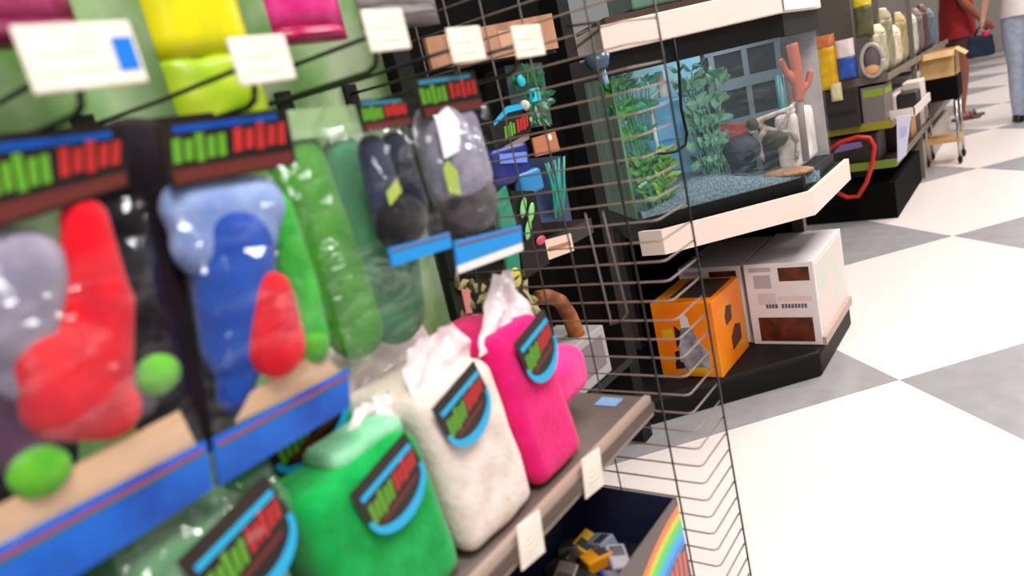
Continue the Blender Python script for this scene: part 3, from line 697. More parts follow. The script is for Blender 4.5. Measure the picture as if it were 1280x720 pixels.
# boxes on the plinth
PW = mat('white_carton', (236, 224, 224), .45); BRN = mat('brown_picture', (112, 46, 12), .45, rgb2=(70, 28, 10), nscale=20)
def white_box(x0, x1, y0, y1, z0, z1, lab, full=True):
    t = thing('product_box', lab, 'box', ((x0+x1)/2, (y0+y1)/2, z0), group='white boxes with brown pictures on the plinth'); f = Frame(t)
    bm = nb(); box(bm, x0, x1, y0, y1, z0, z1); b = bevel(f.part('carton', bm, PW), .003)
    w, h = x1-x0, z1-z0
    def rect(u0, u1, v0, v1, m, name, d=.0008):
        bm = nb(); cardy(bm, [(x0+u0*w, z0+v0*h), (x0+u1*w, z0+v0*h), (x0+u1*w, z0+v1*h), (x0+u0*w, z0+v1*h)], y0-d, y0); f.part(name, bm, m, parent=b)
    rect(.50, .93, .78, .94, BRN, 'upper_picture')
    rect(.12, .90, .045, .34, BRN, 'lower_picture')
    rect(.13, .38, .70, .86, mat('grey_print', (184, 172, 176), .5), 'grey_block'); rect(.16, .42, .50, .64, mat('light_grey_print', (214, 200, 202), .5), 'pale_block')
    rect(.08, .40, .90, .95, mat('grey_print', (184, 172, 176), .5), 'caption')
    rect(.44, .93, .54, .60, mat('blush_print', (230, 206, 196), .5), 'blush_stripe')
    bm = nb()
    for i in range(4): cardy(bm, [(x0+(.26+i*.045)*w, z0+.455*h), (x0+(.295+i*.045)*w, z0+.455*h), (x0+(.295+i*.045)*w, z0+.505*h), (x0+(.26+i*.045)*w, z0+.505*h)], y0-.001, y0)
    for i in range(8): cardy(bm, [(x0+(.49+i*.046)*w, z0+.455*h), (x0+(.523+i*.046)*w, z0+.455*h), (x0+(.523+i*.046)*w, z0+.505*h), (x0+(.49+i*.046)*w, z0+.505*h)], y0-.001, y0)
    f.part('lettering', bm, mat('grey_ink', (104, 92, 98), .5), parent=b)
    d = y1-y0
    bm = nb(); card(bm, [(y0+.06*d, z0+.08*h), (y1-.06*d, z0+.08*h), (y1-.06*d, z1-.06*h), (y0+.06*d, z1-.06*h)], x1, x1+.0008); f.part('side_picture', bm, mat('mint_print', (214, 220, 204), .45, rgb2=(240, 214, 208), nscale=7), parent=b)
    bm = nb(); card(bm, [(y0, z0), (y1, z0), (y1, z0+.03), (y0, z0+.03)], x1+.0005, x1+.012); f.part('tray_lip', bm, mat('tan_card', (188, 160, 146), .5))
white_box(-.888, -.652, 2.405, 2.82, .091, .392, 'large white product box standing nearest the aisle, brown pictures')
white_box(-1.14, -.905, 2.42, 2.82, .091, .385, 'white product box half hidden behind the orange box')

OR = mat('orange_card', (250, 122, 8), .4, rgb2=(252, 150, 20), nscale=6)
t = thing('product_box', 'bright orange lamp box with silver dome picture in front of the white boxes', 'box', (-1.0, 2.22, .091)); f = Frame(t)
ox0, ox1, oy0, oy1, oz0, oz1 = -1.118, -.90, 2.112, 2.385, .091, .358
bm = nb(); box(bm, ox0, ox1, oy0, oy1, oz0, oz1); b = bevel(f.part('carton', bm, OR), .003)
w, h = ox1-ox0, oz1-oz0
def op(u, v): return (ox0+u*w, oz0+v*h)
bm = nb(); cardy(bm, [op(.32, .14), op(.40, .06), op(.82, .12), op(.84, .30), op(.70, .52), op(.60, .68), op(.44, .66), op(.38, .46)], oy0-.001, oy0); f.part('dome_picture', bm, mat('silver_print', (186, 178, 186), .35, rgb2=(130, 122, 130), nscale=24), parent=b)
bm = nb(); cardy(bm, [op(.45, .66), op(.60, .68), op(.58, .80), op(.52, .86), op(.46, .80)], oy0-.001, oy0); f.part('socket_picture', bm, mat('pale_print', (230, 216, 220), .4), parent=b)
bm = nb(); cardy(bm, [op(.34, .70), op(.44, .62), op(.38, .44), op(.33, .40)], oy0-.0012, oy0); cardy(bm, [op(.26, .10), op(.42, .12), op(.40, .20), op(.26, .20)], oy0-.0012, oy0); cardy(bm, [op(.28, .2), op(.35, .2), op(.36, .36), op(.28, .34)], oy0-.0012, oy0); f.part('dark_print', bm, mat('brown_black_ink', (44, 26, 18), .5), parent=b)
bm = nb(); cardy(bm, [op(.12, .50), op(.30, .52), op(.30, .66), op(.12, .64)], oy0-.001, oy0); f.part('yellow_print', bm, mat('amber_ink', (236, 176, 20), .5), parent=b)
bm = nb(); cardy(bm, [op(.46, .05), op(.78, .06), op(.78, .14), op(.46, .12)], oy0-.0014, oy0); f.part('yellow_print', bm, mat('amber_ink', (236, 176, 20), .5), parent=b)
d = oy1-oy0
def os(u, v): return (oy0+u*d, oz0+v*h)
bm = nb(); card(bm, [os(.45, .18), os(.78, .22), os(.80, .42), os(.62, .48), os(.45, .36)], ox1, ox1+.001); card(bm, [os(.35, .56), os(.55, .58), os(.58, .76), os(.42, .80), os(.33, .68)], ox1, ox1+.001); f.part('side_picture', bm, mat('brown_purple_ink', (92, 44, 34), .5), parent=b)
bm = nb(); box(bm, ox0+.05, ox1-.02, oy0+.05, oy1-.02, oz1, oz1+.0008); f.part('top_print', bm, mat('dark_brown_print', (70, 48, 40), .5), parent=b)

# ------------------------------------------------------------------ aquarium
t = thing('aquarium', 'glass corner aquarium with black rim and cream hood on the angled stand', 'aquarium', (-.95, 2.5, .627)); f = Frame(t)
FL, FR, R2, BK, L2 = (-1.06, 2.03), (-.662, 2.428), (-.662, 2.87), (-1.08, 2.87), (-1.32, 2.29)
TP = [FL, FR, R2, BK, L2]
def inset(poly, d):
    c = Vector((sum(p[0] for p in poly)/len(poly), sum(p[1] for p in poly)/len(poly)))
    return [tuple(Vector(p) + (c-Vector(p)).normalized()*d) for p in poly]
def ring(bm, poly, d0, d1, z0, z1):
    A, B = inset(poly, d0), inset(poly, d1)
    n = len(poly)
    for i in range(n):
        prism(bm, [A[i], A[(i+1) % n], B[(i+1) % n], B[i]], z0, z1)
    return bm
bm = nb(); ring(bm, TP, -.006, .012, .628, .668); f.part('bottom_rim', bm, BLACK)
bm = nb(); prism(bm, inset(TP, .004), .628, .640); f.part('base_pane', bm, BLACK)
bm = nb(); ring(bm, TP, -.008, .02, 1.118, 1.185); f.part('top_rim', bm, BLACK)
for i, nm in enumerate(('front_pane', 'right_pane')):
    a, b2 = Vector(TP[i]), Vector(TP[i+1])
    bm = nb(); bm.faces.new([bm.verts.new(p) for p in ((a.x, a.y, .64), (b2.x, b2.y, .64), (b2.x, b2.y, 1.13), (a.x, a.y, 1.13))]); f.part(nm, bm, GLASS)
u = Vector((.70711, .70711, 0)); wv = Vector((-.70711, .70711, 0)); O = Vector((FL[0], FL[1], 0))
def TK(a, d, z): return O + u*a + wv*d + Vector((0, 0, z))
# left dark wall + backdrop
bm = nb(); prism(bm, [(-1.068, 2.034), (-1.062, 2.04), (-1.315, 2.297), (-1.322, 2.29)], .64, 1.13); f.part('left_pane', bm, mat('green_tint_pane', (92, 150, 104), .3, rgb2=(36, 92, 56), nscale=9, stretch=(6, 6, .6)))
def tquad(bm, a0, a1, d, z0, z1, th=.004):
    p = [TK(a0, d, z0), TK(a1, d, z0), TK(a1, d, z1), TK(a0, d, z1)]
    q = [v+wv*th for v in p]
    A = [bm.verts.new(v) for v in p]; B = [bm.verts.new(v) for v in q]
    bm.faces.new(A); bm.faces.new(B[::-1])
    for i in range(4): bm.faces.new((A[i], B[i], B[(i+1) % 4], A[(i+1) % 4]))
    return bm
bm = nb(); tquad(bm, .0, .42, .30, .64, 1.13); f.part('blue_backdrop', bm, mat('aqua_backdrop', (110, 190, 226), .4, rgb2=(150, 200, 214), nscale=7))
bm = nb(); tquad(bm, .42, .70, .30, .64, 1.13); bk = f.part('dark_backdrop', bm, mat('charcoal_backdrop', (48, 48, 54), .35, rgb2=(34, 28, 32), nscale=6))  # dark panel at the back, crossed by a grid of pale bars
bm = nb()
for a in (.455, .58, .705): tquad(bm, a-.010, a+.010, .292, .64, 1.13, .006)
for zc, hh in ((1.0, .018), (1.12, .012), (.87, .01)): tquad(bm, .43, .72, .290, zc-hh, zc+hh, .006)
f.part('pale_grid', bm, mat('pale_slate', (124, 140, 150), .35), parent=bk)
bm = nb(); prism(bm, [(-1.08, 2.865), (-.67, 2.865), (-.67, 2.87), (-1.08, 2.87)], .64, 1.13); f.part('back_pane', bm, mat('grey_back', (190, 178, 176), .3, rgb2=(140, 132, 134), nscale=6))
# hood
HP = [(-1.052, 2.002), (-.985, 2.012), (-.628, 2.374), (-.62, 2.87), (-1.08, 2.87), (-1.33, 2.29)]
HP = [(-1.045, 1.985), (-.645, 2.385), (-.64, 2.87), (-1.08, 2.87), (-1.31, 2.25)]
bm = nb(); prism(bm, HP, 1.185, 1.265); hd = bevel(f.part('light_hood', bm, CREAM), .004)
bm = nb(); prism(bm, inset(HP, .03), 1.265, 1.285); f.part('hood_lid', bm, mat('brown_lid', (70, 44, 36), .5), parent=hd)
bm = nb(); prism(bm, [(-.99, 2.26), (-.72, 2.53), (-.76, 2.57), (-1.03, 2.30)], 1.172, 1.182); f.part('added_glow_strip', bm, mat('tank_fill_glow', (236, 246, 255), .5, emit=9), parent=hd)  # unseen glowing strip added under the hood to brighten the tank inside
bm = nb(); card(bm, [(2.40, 1.19), (2.80, 1.19), (2.80, 1.26), (2.40, 1.26)], -.639, -.636); f.part('white_sticker', bm, mat('glossy_white', (250, 250, 252), .25), parent=hd)
bm = nb(); card(bm, [(2.55, 1.235), (2.70, 1.235), (2.70, 1.258), (2.55, 1.258)], -.636, -.6352); f.part('blue_logo_patch', bm, mat('soft_blue_print', (120, 160, 220), .4), parent=hd)
t = thing('storage_tub', 'pale green translucent tub standing on the left of the aquarium hood', 'tub', (-.93, 2.2, 1.286)); f = Frame(t)
tp = [(-.985, 2.095), (-.845, 2.235), (-1.0, 2.40), (-1.145, 2.25)]
bm = nb(); prism(bm, tp, 1.287, 1.46); bevel(f.part('tub_body', bm, mat('sea_glass', (112, 142, 124), .3, rgb2=(88, 116, 100), nscale=8)), .008)
bm = nb(); prism(bm, inset(tp, -.008), 1.46, 1.475); f.part('lid', bm, mat('pale_lid', (176, 190, 180), .4))
# cord outside the glass
bm = nb(); pts = [(-.893, 2.143, 1.185), (-.893, 2.146, 1.10), (-.90, 2.13, .98), (-.897, 2.135, .90), (-.905, 2.128, .868), (-.93, 2.105, .855), (-.955, 2.08, .858), (-.98, 2.055, .866)]
tube(bm, pts, .0045, 7); tag(obj('power_cord', bm, BLACK, smooth=True, loc=(-.893, 2.143, 1.185)), 'black cord looping down in front of the aquarium glass', 'cord')

# contents
GR3 = 'decor inside the aquarium'
bm = nb(); n = 20; rows = []
for j in range(n+1):
    row = []
    for i in range(n+1):
        a, d = .02+.62*i/n, .015+.27*j/n
        zz = .675 + .062*math.exp(-((a-.27)/.17)**2) + .008*mnoise.noise(Vector((a*30, d*30, 0)))
        row.append(bm.verts.new(TK(a, d, zz)))
    rows.append(row)
low = [[bm.verts.new((v.co.x, v.co.y, .642)) for v in r] for r in (rows[0], rows[-1])]
for j in range(n):
    for i in range(n): bm.faces.new((rows[j][i], rows[j][i+1], rows[j+1][i+1], rows[j+1][i]))
for i in range(n): bm.faces.new((low[0][i], low[0][i+1], rows[0][i+1], rows[0][i])); bm.faces.new((low[1][i+1], low[1][i], rows[-1][i], rows[-1][i+1]))
tag(obj('gravel', bm, mat('blue_grey_gravel', (116, 140, 152), .7, rgb2=(78, 100, 112), nscale=120, bump=.6, bscale=200), loc=tuple(TK(.3, .15, .642)), smooth=True), 'blue grey gravel bed inside the aquarium', 'gravel', kind='stuff')
bm = nb(); ball(bm, tuple(TK(.56, .07, .685)), (.085, .06, .014), 16); tag(obj('sand_mound', bm, mat('tan_sand', (176, 128, 92), .8, rgb2=(140, 98, 70), nscale=60), smooth=True, loc=tuple(TK(.56, .08, .69))), 'tan sand mound in the right corner of the aquarium', 'sand', kind='stuff')

def tank_plant(lab, a, d, hgt, spread, cols, nst, name='aquarium_plant', base=.72, wl=.022):
    t = thing(name, lab, 'aquarium plant', tuple(TK(a, d, base-.02)), group='plastic plants inside the aquarium'); f = Frame(t)
    for ci, c in enumerate(cols):
        bm = nb()
        for s in range(nst):
            aa = a+random.uniform(-spread, spread)*.5; tip = a+random.uniform(-spread, spread); dd = d+random.uniform(-.03, .03)
            P = [TK(aa+(tip-aa)*k/5, dd, base-.02+hgt*random.uniform(.95, 1.05)*k/5) for k in range(6)]
            tube(bm, P, .002, 4)
            for k in range(1, 6):
                for sgn in (-1, 1):
                    leaf(bm, P[k], u*sgn*random.uniform(.4, 1)+Vector((0, 0, random.uniform(.1, .9)))-wv*random.uniform(0, .5), random.uniform(.03, .055), wl)
        f.part('leaves', bm, c)
GA = mat('deep_plant_green', (44, 136, 44), .4, rgb2=(84, 168, 60), nscale=40); GB = mat('bright_plant_green', (134, 176, 30), .4); GC = mat('mint_plant', (122, 176, 150), .45, rgb2=(92, 150, 122), nscale=30); GD = mat('emerald_plant', (40, 140, 110), .4)
tank_plant('tall dark green plant at the left end of the aquarium', .065, .06, .40, .06, [GA, GD], 10, wl=.026, base=.70)
tank_plant('bushy yellow green plant low in the left half of the aquarium', .10, .05, .16, .075, [GB, GA], 9, base=.70)
tank_plant('tall pale mint plant in the middle of the aquarium', .335, .14, .33, .07, [GC], 17, wl=.042)
tank_plant('dark green sprig hanging high in the middle of the aquarium', .34, .2, .37, .05, [mat('forest_sprig', (52, 92, 66), .4)], 3)
t = thing('heater_tube', 'pale slender filter tube standing near the left of the aquarium', 'aquarium fitting', tuple(TK(.14, .1, .70))); f = Frame(t)
bm = nb(); tube(bm, [TK(.14, .1, .70), TK(.14, .1, .98)], .007, 8); f.part('tube', bm, mat('pale_tube', (196, 216, 206), .3), True)
bm = nb(); tube(bm, [TK(.19, .1, 1.02), TK(.19, .1, 1.10)], .016, 10); f.part('filter_head', bm, mat('white_fitting', (220, 226, 230), .35), True)
bm = nb(); tube(bm, [TK(.14, .1, .98), TK(.15, .1, 1.03), TK(.19, .1, 1.05)], .006, 8); f.part('elbow', bm, mat('pale_tube', (196, 216, 206), .3), True)
for (a, z0, z1, lab, c) in ((.24, .86, 1.0, 'sky blue panel piece standing behind the filter tube', (120, 190, 236)), (.20, .76, .88, 'bright blue ornament standing low behind the filter tube', (80, 176, 230))):
    bm = nb(); tquad(bm, a-.05, a+.06, .22, z0, z1, .02); tag(bevel(obj('blue_ornament', bm, mat('ornament_blue_%d' % c[0], c, .3), loc=tuple(TK(a, .22, z0))), .006), lab, 'aquarium ornament', GR3)
# cave ball
t = thing('cave_ornament', 'round dark slate cave ball on the gravel', 'aquarium ornament', tuple(TK(.425, .1, .74)), group=GR3); f = Frame(t)
bm = nb(); ball(bm, tuple(TK(.425, .1, .79)), (.062, .062, .052), 20); f.part('ball', bm, mat('slate_stone', (44, 48, 60), .7, rgb2=(32, 36, 46), nscale=30, bump=.4), True)
bm = nb(); ball(bm, tuple(TK(.42, .045, .775)), (.02, .02, .02), 12); f.part('opening', bm, VOID, True)
# red brick
bm = nb(); M = Matrix.Translation(TK(.42, .17, .845)) @ Matrix.Rotation(PI/4, 4, 'Z') @ Matrix.Rotation(.15, 4, 'Y')
box(bm, -.06, .06, -.03, .03, -.035, .035, M); tag(bevel(obj('brick_ornament', bm, mat('brick_red', (178, 74, 62), .7, rgb2=(150, 60, 52), nscale=40), loc=tuple(TK(.42, .17, .81))), .006), 'red brick ornament propped behind the slate cave ball', 'aquarium ornament', GR3)
# driftwood with pale branches
t = thing('driftwood', 'pale branching driftwood above the slate ball in the aquarium', 'driftwood', tuple(TK(.52, .1, .74)), group=GR3); f = Frame(t)
bm = nb()
for P, r in (([(.46, .845), (.50, .868), (.55, .88), (.60, .89), (.64, .90)], .012), ([(.50, .868), (.53, .84), (.56, .82), (.60, .81)], .013), ([(.56, .82), (.58, .86), (.60, .895)], .009), ([(.53, .84), (.50, .80), (.51, .73)], .014), ([(.60, .81), (.62, .77), (.60, .72)], .012)):
    tube(bm, [TK(a, .1+.03*math.sin(a*40), z) for a, z in P], r, 8, r*.6)
remesh(f.part('branches', bm, mat('bleached_wood', (196, 184, 170), .7, rgb2=(130, 118, 108), nscale=30, bump=.4)), .004, 2)
bm = nb(); ball(bm, tuple(TK(.47, .09, .865)), (.02, .02, .022), 12); ball(bm, tuple(TK(.55, .1, .80)), (.04, .03, .03), 12); f.part('dark_knot', bm, mat('mossy_wood', (74, 66, 48), .8, rgb2=(50, 44, 34), nscale=40), True)
# reflection painted as orange branches, and teal column, near the right end
t = thing('orange_reflection', 'orange red painted reflection at the right end of the aquarium', 'aquarium ornament', tuple(TK(.62, .1, .70)), group=GR3); f = Frame(t)
bm = nb()
tube(bm, [TK(.66, .12, .90), TK(.665, .12, 1.0), TK(.66, .12, 1.09)], .018, 8, .02)
tube(bm, [TK(.662, .12, .95), TK(.63, .12, 1.0), TK(.615, .12, 1.05)], .012, 8, .010)
tube(bm, [TK(.662, .12, .92), TK(.70, .12, .95), TK(.715, .12, .99)], .012, 8, .012)
remesh(f.part('reflection', bm, mat('reflection_red', (184, 104, 88), .6)), .005, 2)
bm = nb(); tube(bm, [TK(.655, .12, .70), TK(.66, .12, .92)], .016, 8, .014); f.part('stem', bm, mat('mauve_stem', (132, 112, 110), .6), True)
bm = nb(); tube(bm, [TK(.612, .14, .70), TK(.612, .14, 1.0)], .014, 10); tag(obj('teal_column', bm, mat('teal_plastic', (60, 116, 118), .4), smooth=True, loc=tuple(TK(.612, .14, .70))), 'teal column ornament standing left of the orange reflection', 'aquarium ornament', GR3)
bm = nb(); M = Matrix.Translation((-.72, 2.66, .77)) ; box(bm, -.035, .035, -.14, .13, -.09, .10, M); bevel(tag(obj('pane_reflection', bm, mat('frosted_white', (244, 234, 230), .4, rgb2=(200, 188, 186), nscale=10), loc=(-.72, 2.66, .695)), 'frosted white block painting the reflection at the right pane of the aquarium', 'aquarium fitting', GR3), .02, 3)  # white block stands for the pale reflection on the right pane

# ------------------------------------------------------------------ endcap and run of shelving beyond
t = thing('shelving_unit', 'far shelving unit with black base and green shelf edges beyond the aquarium', 'shelf', (-.95, 4.6, 0)); f = Frame(t)
EX0, EX1, EY = -1.25, -.715, 4.5
bm = nb(); box(bm, EX0, EX1-.015, EY+.02, 5.55, 0, .21); f.part('base', bm, VOID)
bm = nb(); box(bm, EX0, EX1-.03, 5.56, 7.6, 0, .21); f.part('far_base', bm, mat('greige_base', (176, 160, 148), .5))
bm = nb(); box(bm, EX0, EX0+.03, EY+.3, 7.6, .21, 1.5); f.part('back_panel', bm, mat('dim_brown_panel', (70, 60, 54), .7))
bm = nb(); box(bm, EX0, EX1-.2, EY+.3, EY+.33, .21, 1.5); f.part('end_panel', bm, mat('grey_brown_panel', (96, 86, 78), .7))
for (z, c, nm) in ((.325, (112, 130, 34), 'green_edge'), (.545, (150, 138, 30), 'yellow_edge'), (.80, (110, 96, 88), 'brown_edge')):
    bm = nb(); box(bm, EX0, EX1, EY+.01, 7.6, z-.02, z); s = f.part('shelf', bm, mat('dark_shelf_metal', (70, 56, 52), .5))
    bm = nb(); box(bm, EX0, EX1+.004, EY, EY+.01, z-.025, z+.02); f.part('edge_strip', bm, mat(nm, c, .4), parent=s)
    bm = nb(); box(bm, EX1, EX1+.006, EY+.011, 7.6, z-.025, z+.012); f.part('side_strip', bm, mat('dull_edge', (124, 108, 92), .5), parent=s)
bm = nb(); box(bm, EX1-.03, EX1, 5.6, 5.63, 0, 1.5); f.part('upright', bm, mat('olive_upright', (104, 98, 84), .5))

GF = 'merchandise on the far shelving'
def simple_box(name, lab, cat, x0, x1, y0, y1, z0, z1, c, c2=None, panel=None, pc=None, rough=.5):
    t = thing(name, lab, cat, ((x0+x1)/2, (y0+y1)/2, z0), group=GF); f = Frame(t)
    key = '%s_%d_%d_%d' % ((name,)+c)
    bm = nb(); box(bm, x0, x1, y0, y1, z0, z1); b = bevel(f.part('carton', bm, mat(key, c, rough, rgb2=c2, nscale=18)), .006)
    if panel:
        u0, u1, v0, v1 = panel; w, h = x1-x0, z1-z0
        bm = nb(); cardy(bm, [(x0+u0*w, z0+v0*h), (x0+u1*w, z0+v0*h), (x0+u1*w, z0+v1*h), (x0+u0*w, z0+v1*h)], y0-.002, y0)
        d = y1-y0; card(bm, [(y0+u0*d, z0+v0*h), (y0+u1*d, z0+v0*h), (y0+u1*d, z0+v1*h), (y0+u0*d, z0+v1*h)], x1, x1+.002)
        f.part('printed_panel', bm, mat('panel_%d_%d_%d' % pc, pc, .5))
    return t
def pouch(name, lab, cat, xc, y, z0, z1, w, c, c2=None, th=.03, top=None, tc=None, face='y'):
    """pillow shaped hanging bag facing the camera end"""
    t = thing(name, lab, cat, (xc, y, z0), group=GF); f = Frame(t); n = 10
    def skin(za, zb, m, nm):
        bm = nb(); rows = []
        for j in range(n+1):
            row = []
            for s in (1, -1):
                for i in range(n+1):
                    uu = i/n if s > 0 else 1-i/n; v = j/n
                    e = max(.03, (1-(2*uu-1)**4)*(1-.75*(2*((za+(zb-za)*v)-z0)/(z1-z0)-1)**4))
                    off = (uu-.5)*w; dd = -s*th*e*(1+.25*mnoise.noise(Vector((uu*4, v*4+z0*7, s))))
                    row.append(bm.verts.new((xc+off, y+dd, za+(zb-za)*v) if face == 'y' else (xc-dd, y+off, za+(zb-za)*v)))
            rows.append(row)
        k = len(rows[0])
        for j in range(n):
            for i in range(k): bm.faces.new((rows[j][i], rows[j][(i+1) % k], rows[j+1][(i+1) % k], rows[j+1][i]))
        bm.faces.new(rows[0][::-1]); bm.faces.new(rows[-1])
        f.part(nm, bm, m, True)
    zs = z1 if top is None else z0+(z1-z0)*top
    skin(z0, zs, mat('%s_%d_%d_%d' % ((name,)+c), c, .4, rgb2=c2, nscale=25), 'bag_body')
    if top is not None: skin(zs, z1, mat('%s_top_%d_%d_%d' % ((name,)+tc), tc, .4), 'bag_top')
    return t
pouch('food_bag', 'yellow bag hanging nearest the aquarium on the far shelving', 'pet food', -1.0, 4.46, .79, 1.085, .105, (236, 186, 10), (214, 160, 16), .025, .78, (196, 110, 60))
pouch('food_bag', 'white and blue bag with red top edge right of the yellow bag', 'pet food', -.90, 4.46, .83, 1.04, .095, (50, 90, 180), (40, 76, 160), .025, .55, (232, 212, 210))
pouch('food_bag', 'olive green bag high above the round carrier', 'pet food', -.80, 4.50, 1.03, 1.24, .09, (100, 98, 60), (80, 82, 56), .03, .75, (220, 190, 30))
pouch('food_bag', 'small cream bag below the blue and white bag', 'pet food', -.965, 4.45, .72, .82, .06, (226, 208, 160), None, .02)
simple_box('storage_box', 'black storage box on the far shelving below the yellow bag', 'box', -1.05, -.86, 4.46, 4.75, .56, .775, (40, 34, 34), None, (.1, .9, .35, .45), (20, 17, 17))
simple_box('storage_box', 'black box on the lower shelf behind the red leash', 'box', -1.06, -.80, 4.54, 4.8, .335, .50, (34, 26, 24), (52, 36, 30))
simple_box('storage_box', 'grey box with lime stripe beside the black storage box', 'box', -.855, -.735, 4.50, 4.75, .56, .76, (120, 108, 106), None, (.1, .95, .72, .92), (140, 158, 40))
# round carrier
t = thing('pet_carrier', 'small round grey framed carrier with peach base', 'pet carrier', (-.775, 4.49, .82), group=GF); f = Frame(t)
bm = nb(); ptsr = [(-.775+.052*math.cos(a), 4.47, .90+.085*math.sin(a)) for a in [PI*2*i/24 for i in range(25)]]
tube(bm, ptsr, .011, 8); f.part('ring_frame', bm, mat('warm_white_plastic', (176, 166, 160), .4), True)
bm = nb(); ball(bm, (-.775, 4.50, .90), (.048, .03, .078), 16); f.part('mesh_window', bm, mat('smoky_mesh', (104, 92, 94), .6), True)
bm = nb(); ball(bm, (-.778, 4.47, .852), (.04, .02, .026), 14); f.part('peach_base', bm, mat('peach_plastic', (226, 166, 110), .5), True)
# red leash loop
t = thing('leash', 'red leash loop hanging from the shelf edge beside the cream trim', 'leash', (-.92, 4.44, .42)); f = Frame(t)
lp = [(-1.04, .455), (-.97, .49), (-.88, .505), (-.82, .49), (-.80, .44), (-.82, .34), (-.86, .24), (-.91, .165), (-.97, .165), (-1.02, .20)]
bm = nb(); tube(bm, [(a, 4.445, z) for a, z in lp], .012, 8); f.part('strap', bm, mat('red_webbing', (200, 36, 24), .5), True)
bm = nb(); cardy(bm, [(-1.02, .43), (-.86, .445), (-.87, .475), (-.97, .475)], 4.442, 4.452); f.part('violet_tag', bm, mat('violet_card', (118, 92, 140), .5))
# white sign on the corner
t = thing('shelf_sign', 'white hanging sign at the corner of the far shelving', 'sign', (-.66, 4.49, .32)); f = Frame(t)
bm = nb(); cardy(bm, [(-.70, .325), (-.655, .36), (-.615, .575), (-.685, .575)], 4.485, 4.495); f.part('sign_board', bm, mat('cool_white_sign', (226, 222, 240), .4))
bm = nb(); cardy(bm, [(-.68, .45), (-.645, .47), (-.638, .52), (-.675, .515)], 4.483, 4.485); f.part('sign_print', bm, mat('lilac_print', (196, 196, 232), .4))
# side run
items = [(4.62, .82, 1.08, (196, 184, 150), 'cream bag at the near end of the upper far shelf'), (4.86, .82, 1.16, (150, 140, 110), 'khaki bag second on the upper far shelf'), (5.12, .82, 1.05, (224, 206, 180), 'pale cream bag third on the upper far shelf'),
         (5.38, .82, 1.12, (170, 150, 100), 'mustard bag fourth on the upper far shelf'), (5.85, .82, 1.10, (206, 196, 180), 'off white bag behind the olive upright'), (6.15, .82, 1.12, (120, 104, 96), 'taupe bag on the far upper shelf'),
         (6.5, .82, 1.14, (92, 60, 56), 'maroon bag on the far upper shelf'), (6.85, .82, 1.1, (84, 110, 124), 'slate blue bag near the person in red')]
for (y, z0, z1, c, lab) in items:
    pouch('food_bag', lab, 'pet food', -.765, y, z0-.018, z1, .2, c, tuple(int(v*.8) for v in c), .045, .82, tuple(min(255, int(v*1.12)) for v in c), 'x')
simple_box('product_carton', 'white carton lying on the middle far shelf', 'box', -.95, -.735, 4.85, 5.35, .546, .66, (232, 214, 206), (214, 196, 190))
simple_box('product_carton', 'grey white carton further along the middle far shelf', 'box', -.95, -.735, 5.75, 6.1, .546, .70, (206, 196, 192), None, (.1, .9, .3, .7), (150, 140, 140))
simple_box('product_carton', 'dark brown carton on the lower far shelf', 'box', -.95, -.735, 4.9, 5.25, .326, .47, (46, 34, 30))
simple_box('product_carton', 'orange tan carton on the lower far shelf', 'box', -.95, -.735, 5.3, 5.55, .326, .45, (208, 146, 92), (176, 120, 70))
simple_box('product_carton', 'cream carton far along the lower shelf', 'box', -.95, -.735, 5.7, 6.2, .326, .46, (220, 204, 190), None, (.15, .85, .3, .7), (190, 170, 150))
t = thing('wire_tray', 'white open tray jutting out from the middle far shelf above the white sign', 'tray', (-.70, 4.9, .547), group=GF); f = Frame(t)
bm = nb(); x0, x1, y0, y1 = -.735, -.61, 4.60, 5.3
box(bm, x0, x1, y0, y1, .55, .556); f.part('tray_bottom', bm, mat('white_tray', (232, 218, 212), .4))
bm = nb(); box(bm, x1-.006, x1, y0, y1, .556, .60); f.part('front_lip', bm, mat('white_tray', (232, 218, 212), .4))
bm = nb(); box(bm, x0, x1, y0, y0+.006, .556, .60); f.part('side_lip', bm, mat('white_tray', (232, 218, 212), .4))
bm = nb(); box(bm, x0, x1, y1-.006, y1, .556, .60); f.part('side_lip', bm, mat('white_tray', (232, 218, 212), .4))
simple_box('product_carton', 'black carton standing in the white tray', 'box', -.73, -.63, 4.85, 5.05, .557, .66, (30, 26, 26))
simple_box('product_carton', 'cream carton standing in the white tray behind the black one', 'box', -.73, -.63, 5.07, 5.27, .557, .70, (226, 210, 196))
# trolley with tan carton
t = thing('trolley', 'small black trolley on chrome legs beside the person in red', 'trolley', (-.62, 6.1, 0)); f = Frame(t)
bm = nb(); box(bm, -.76, -.52, 5.98, 6.3, .46, .615); bevel(f.part('tray', bm, VOID), .01)
for (px, py) in ((-.74, 6.0), (-.54, 6.0), (-.74, 6.28), (-.54, 6.28)):
    bm = nb(); tube(bm, [(px, py, .47), (px, py, .045)], .011, 8); lg = f.part('leg', bm, mat('chrome', (190, 184, 182), .25, .9), True)
    bm = nb(); ball(bm, (px, py, .03), (.016, .026, .03), 12); f.part('caster', bm, BLACK, True, parent=lg)
bm = nb(); box(bm, -.75, -.53, 5.99, 6.29, .16, .185); f.part('lower_tray', bm, mat('tan_board', (196, 150, 100), .5))
t = thing('product_carton', 'open tan cardboard carton on top of the black trolley', 'box', (-.63, 6.12, .616)); f = Frame(t)
KB = mat('cardboard_tan', (204, 166, 110), .6, rgb2=(190, 150, 98), nscale=10)
x0, x1, y0, y1, z0, z1 = -.755, -.525, 5.98, 6.26, .616, .80
bm = nb(); box(bm, x0, x1, y0, y0+.006, z0, z1); box(bm, x0, x1, y1-.006, y1, z0, z1); box(bm, x0, x0+.006, y0, y1, z0, z1); box(bm, x1-.006, x1, y0, y1, z0, z1); box(bm, x0, x1, y0, y1, z0, z0+.005); f.part('carton_body', bm, KB)
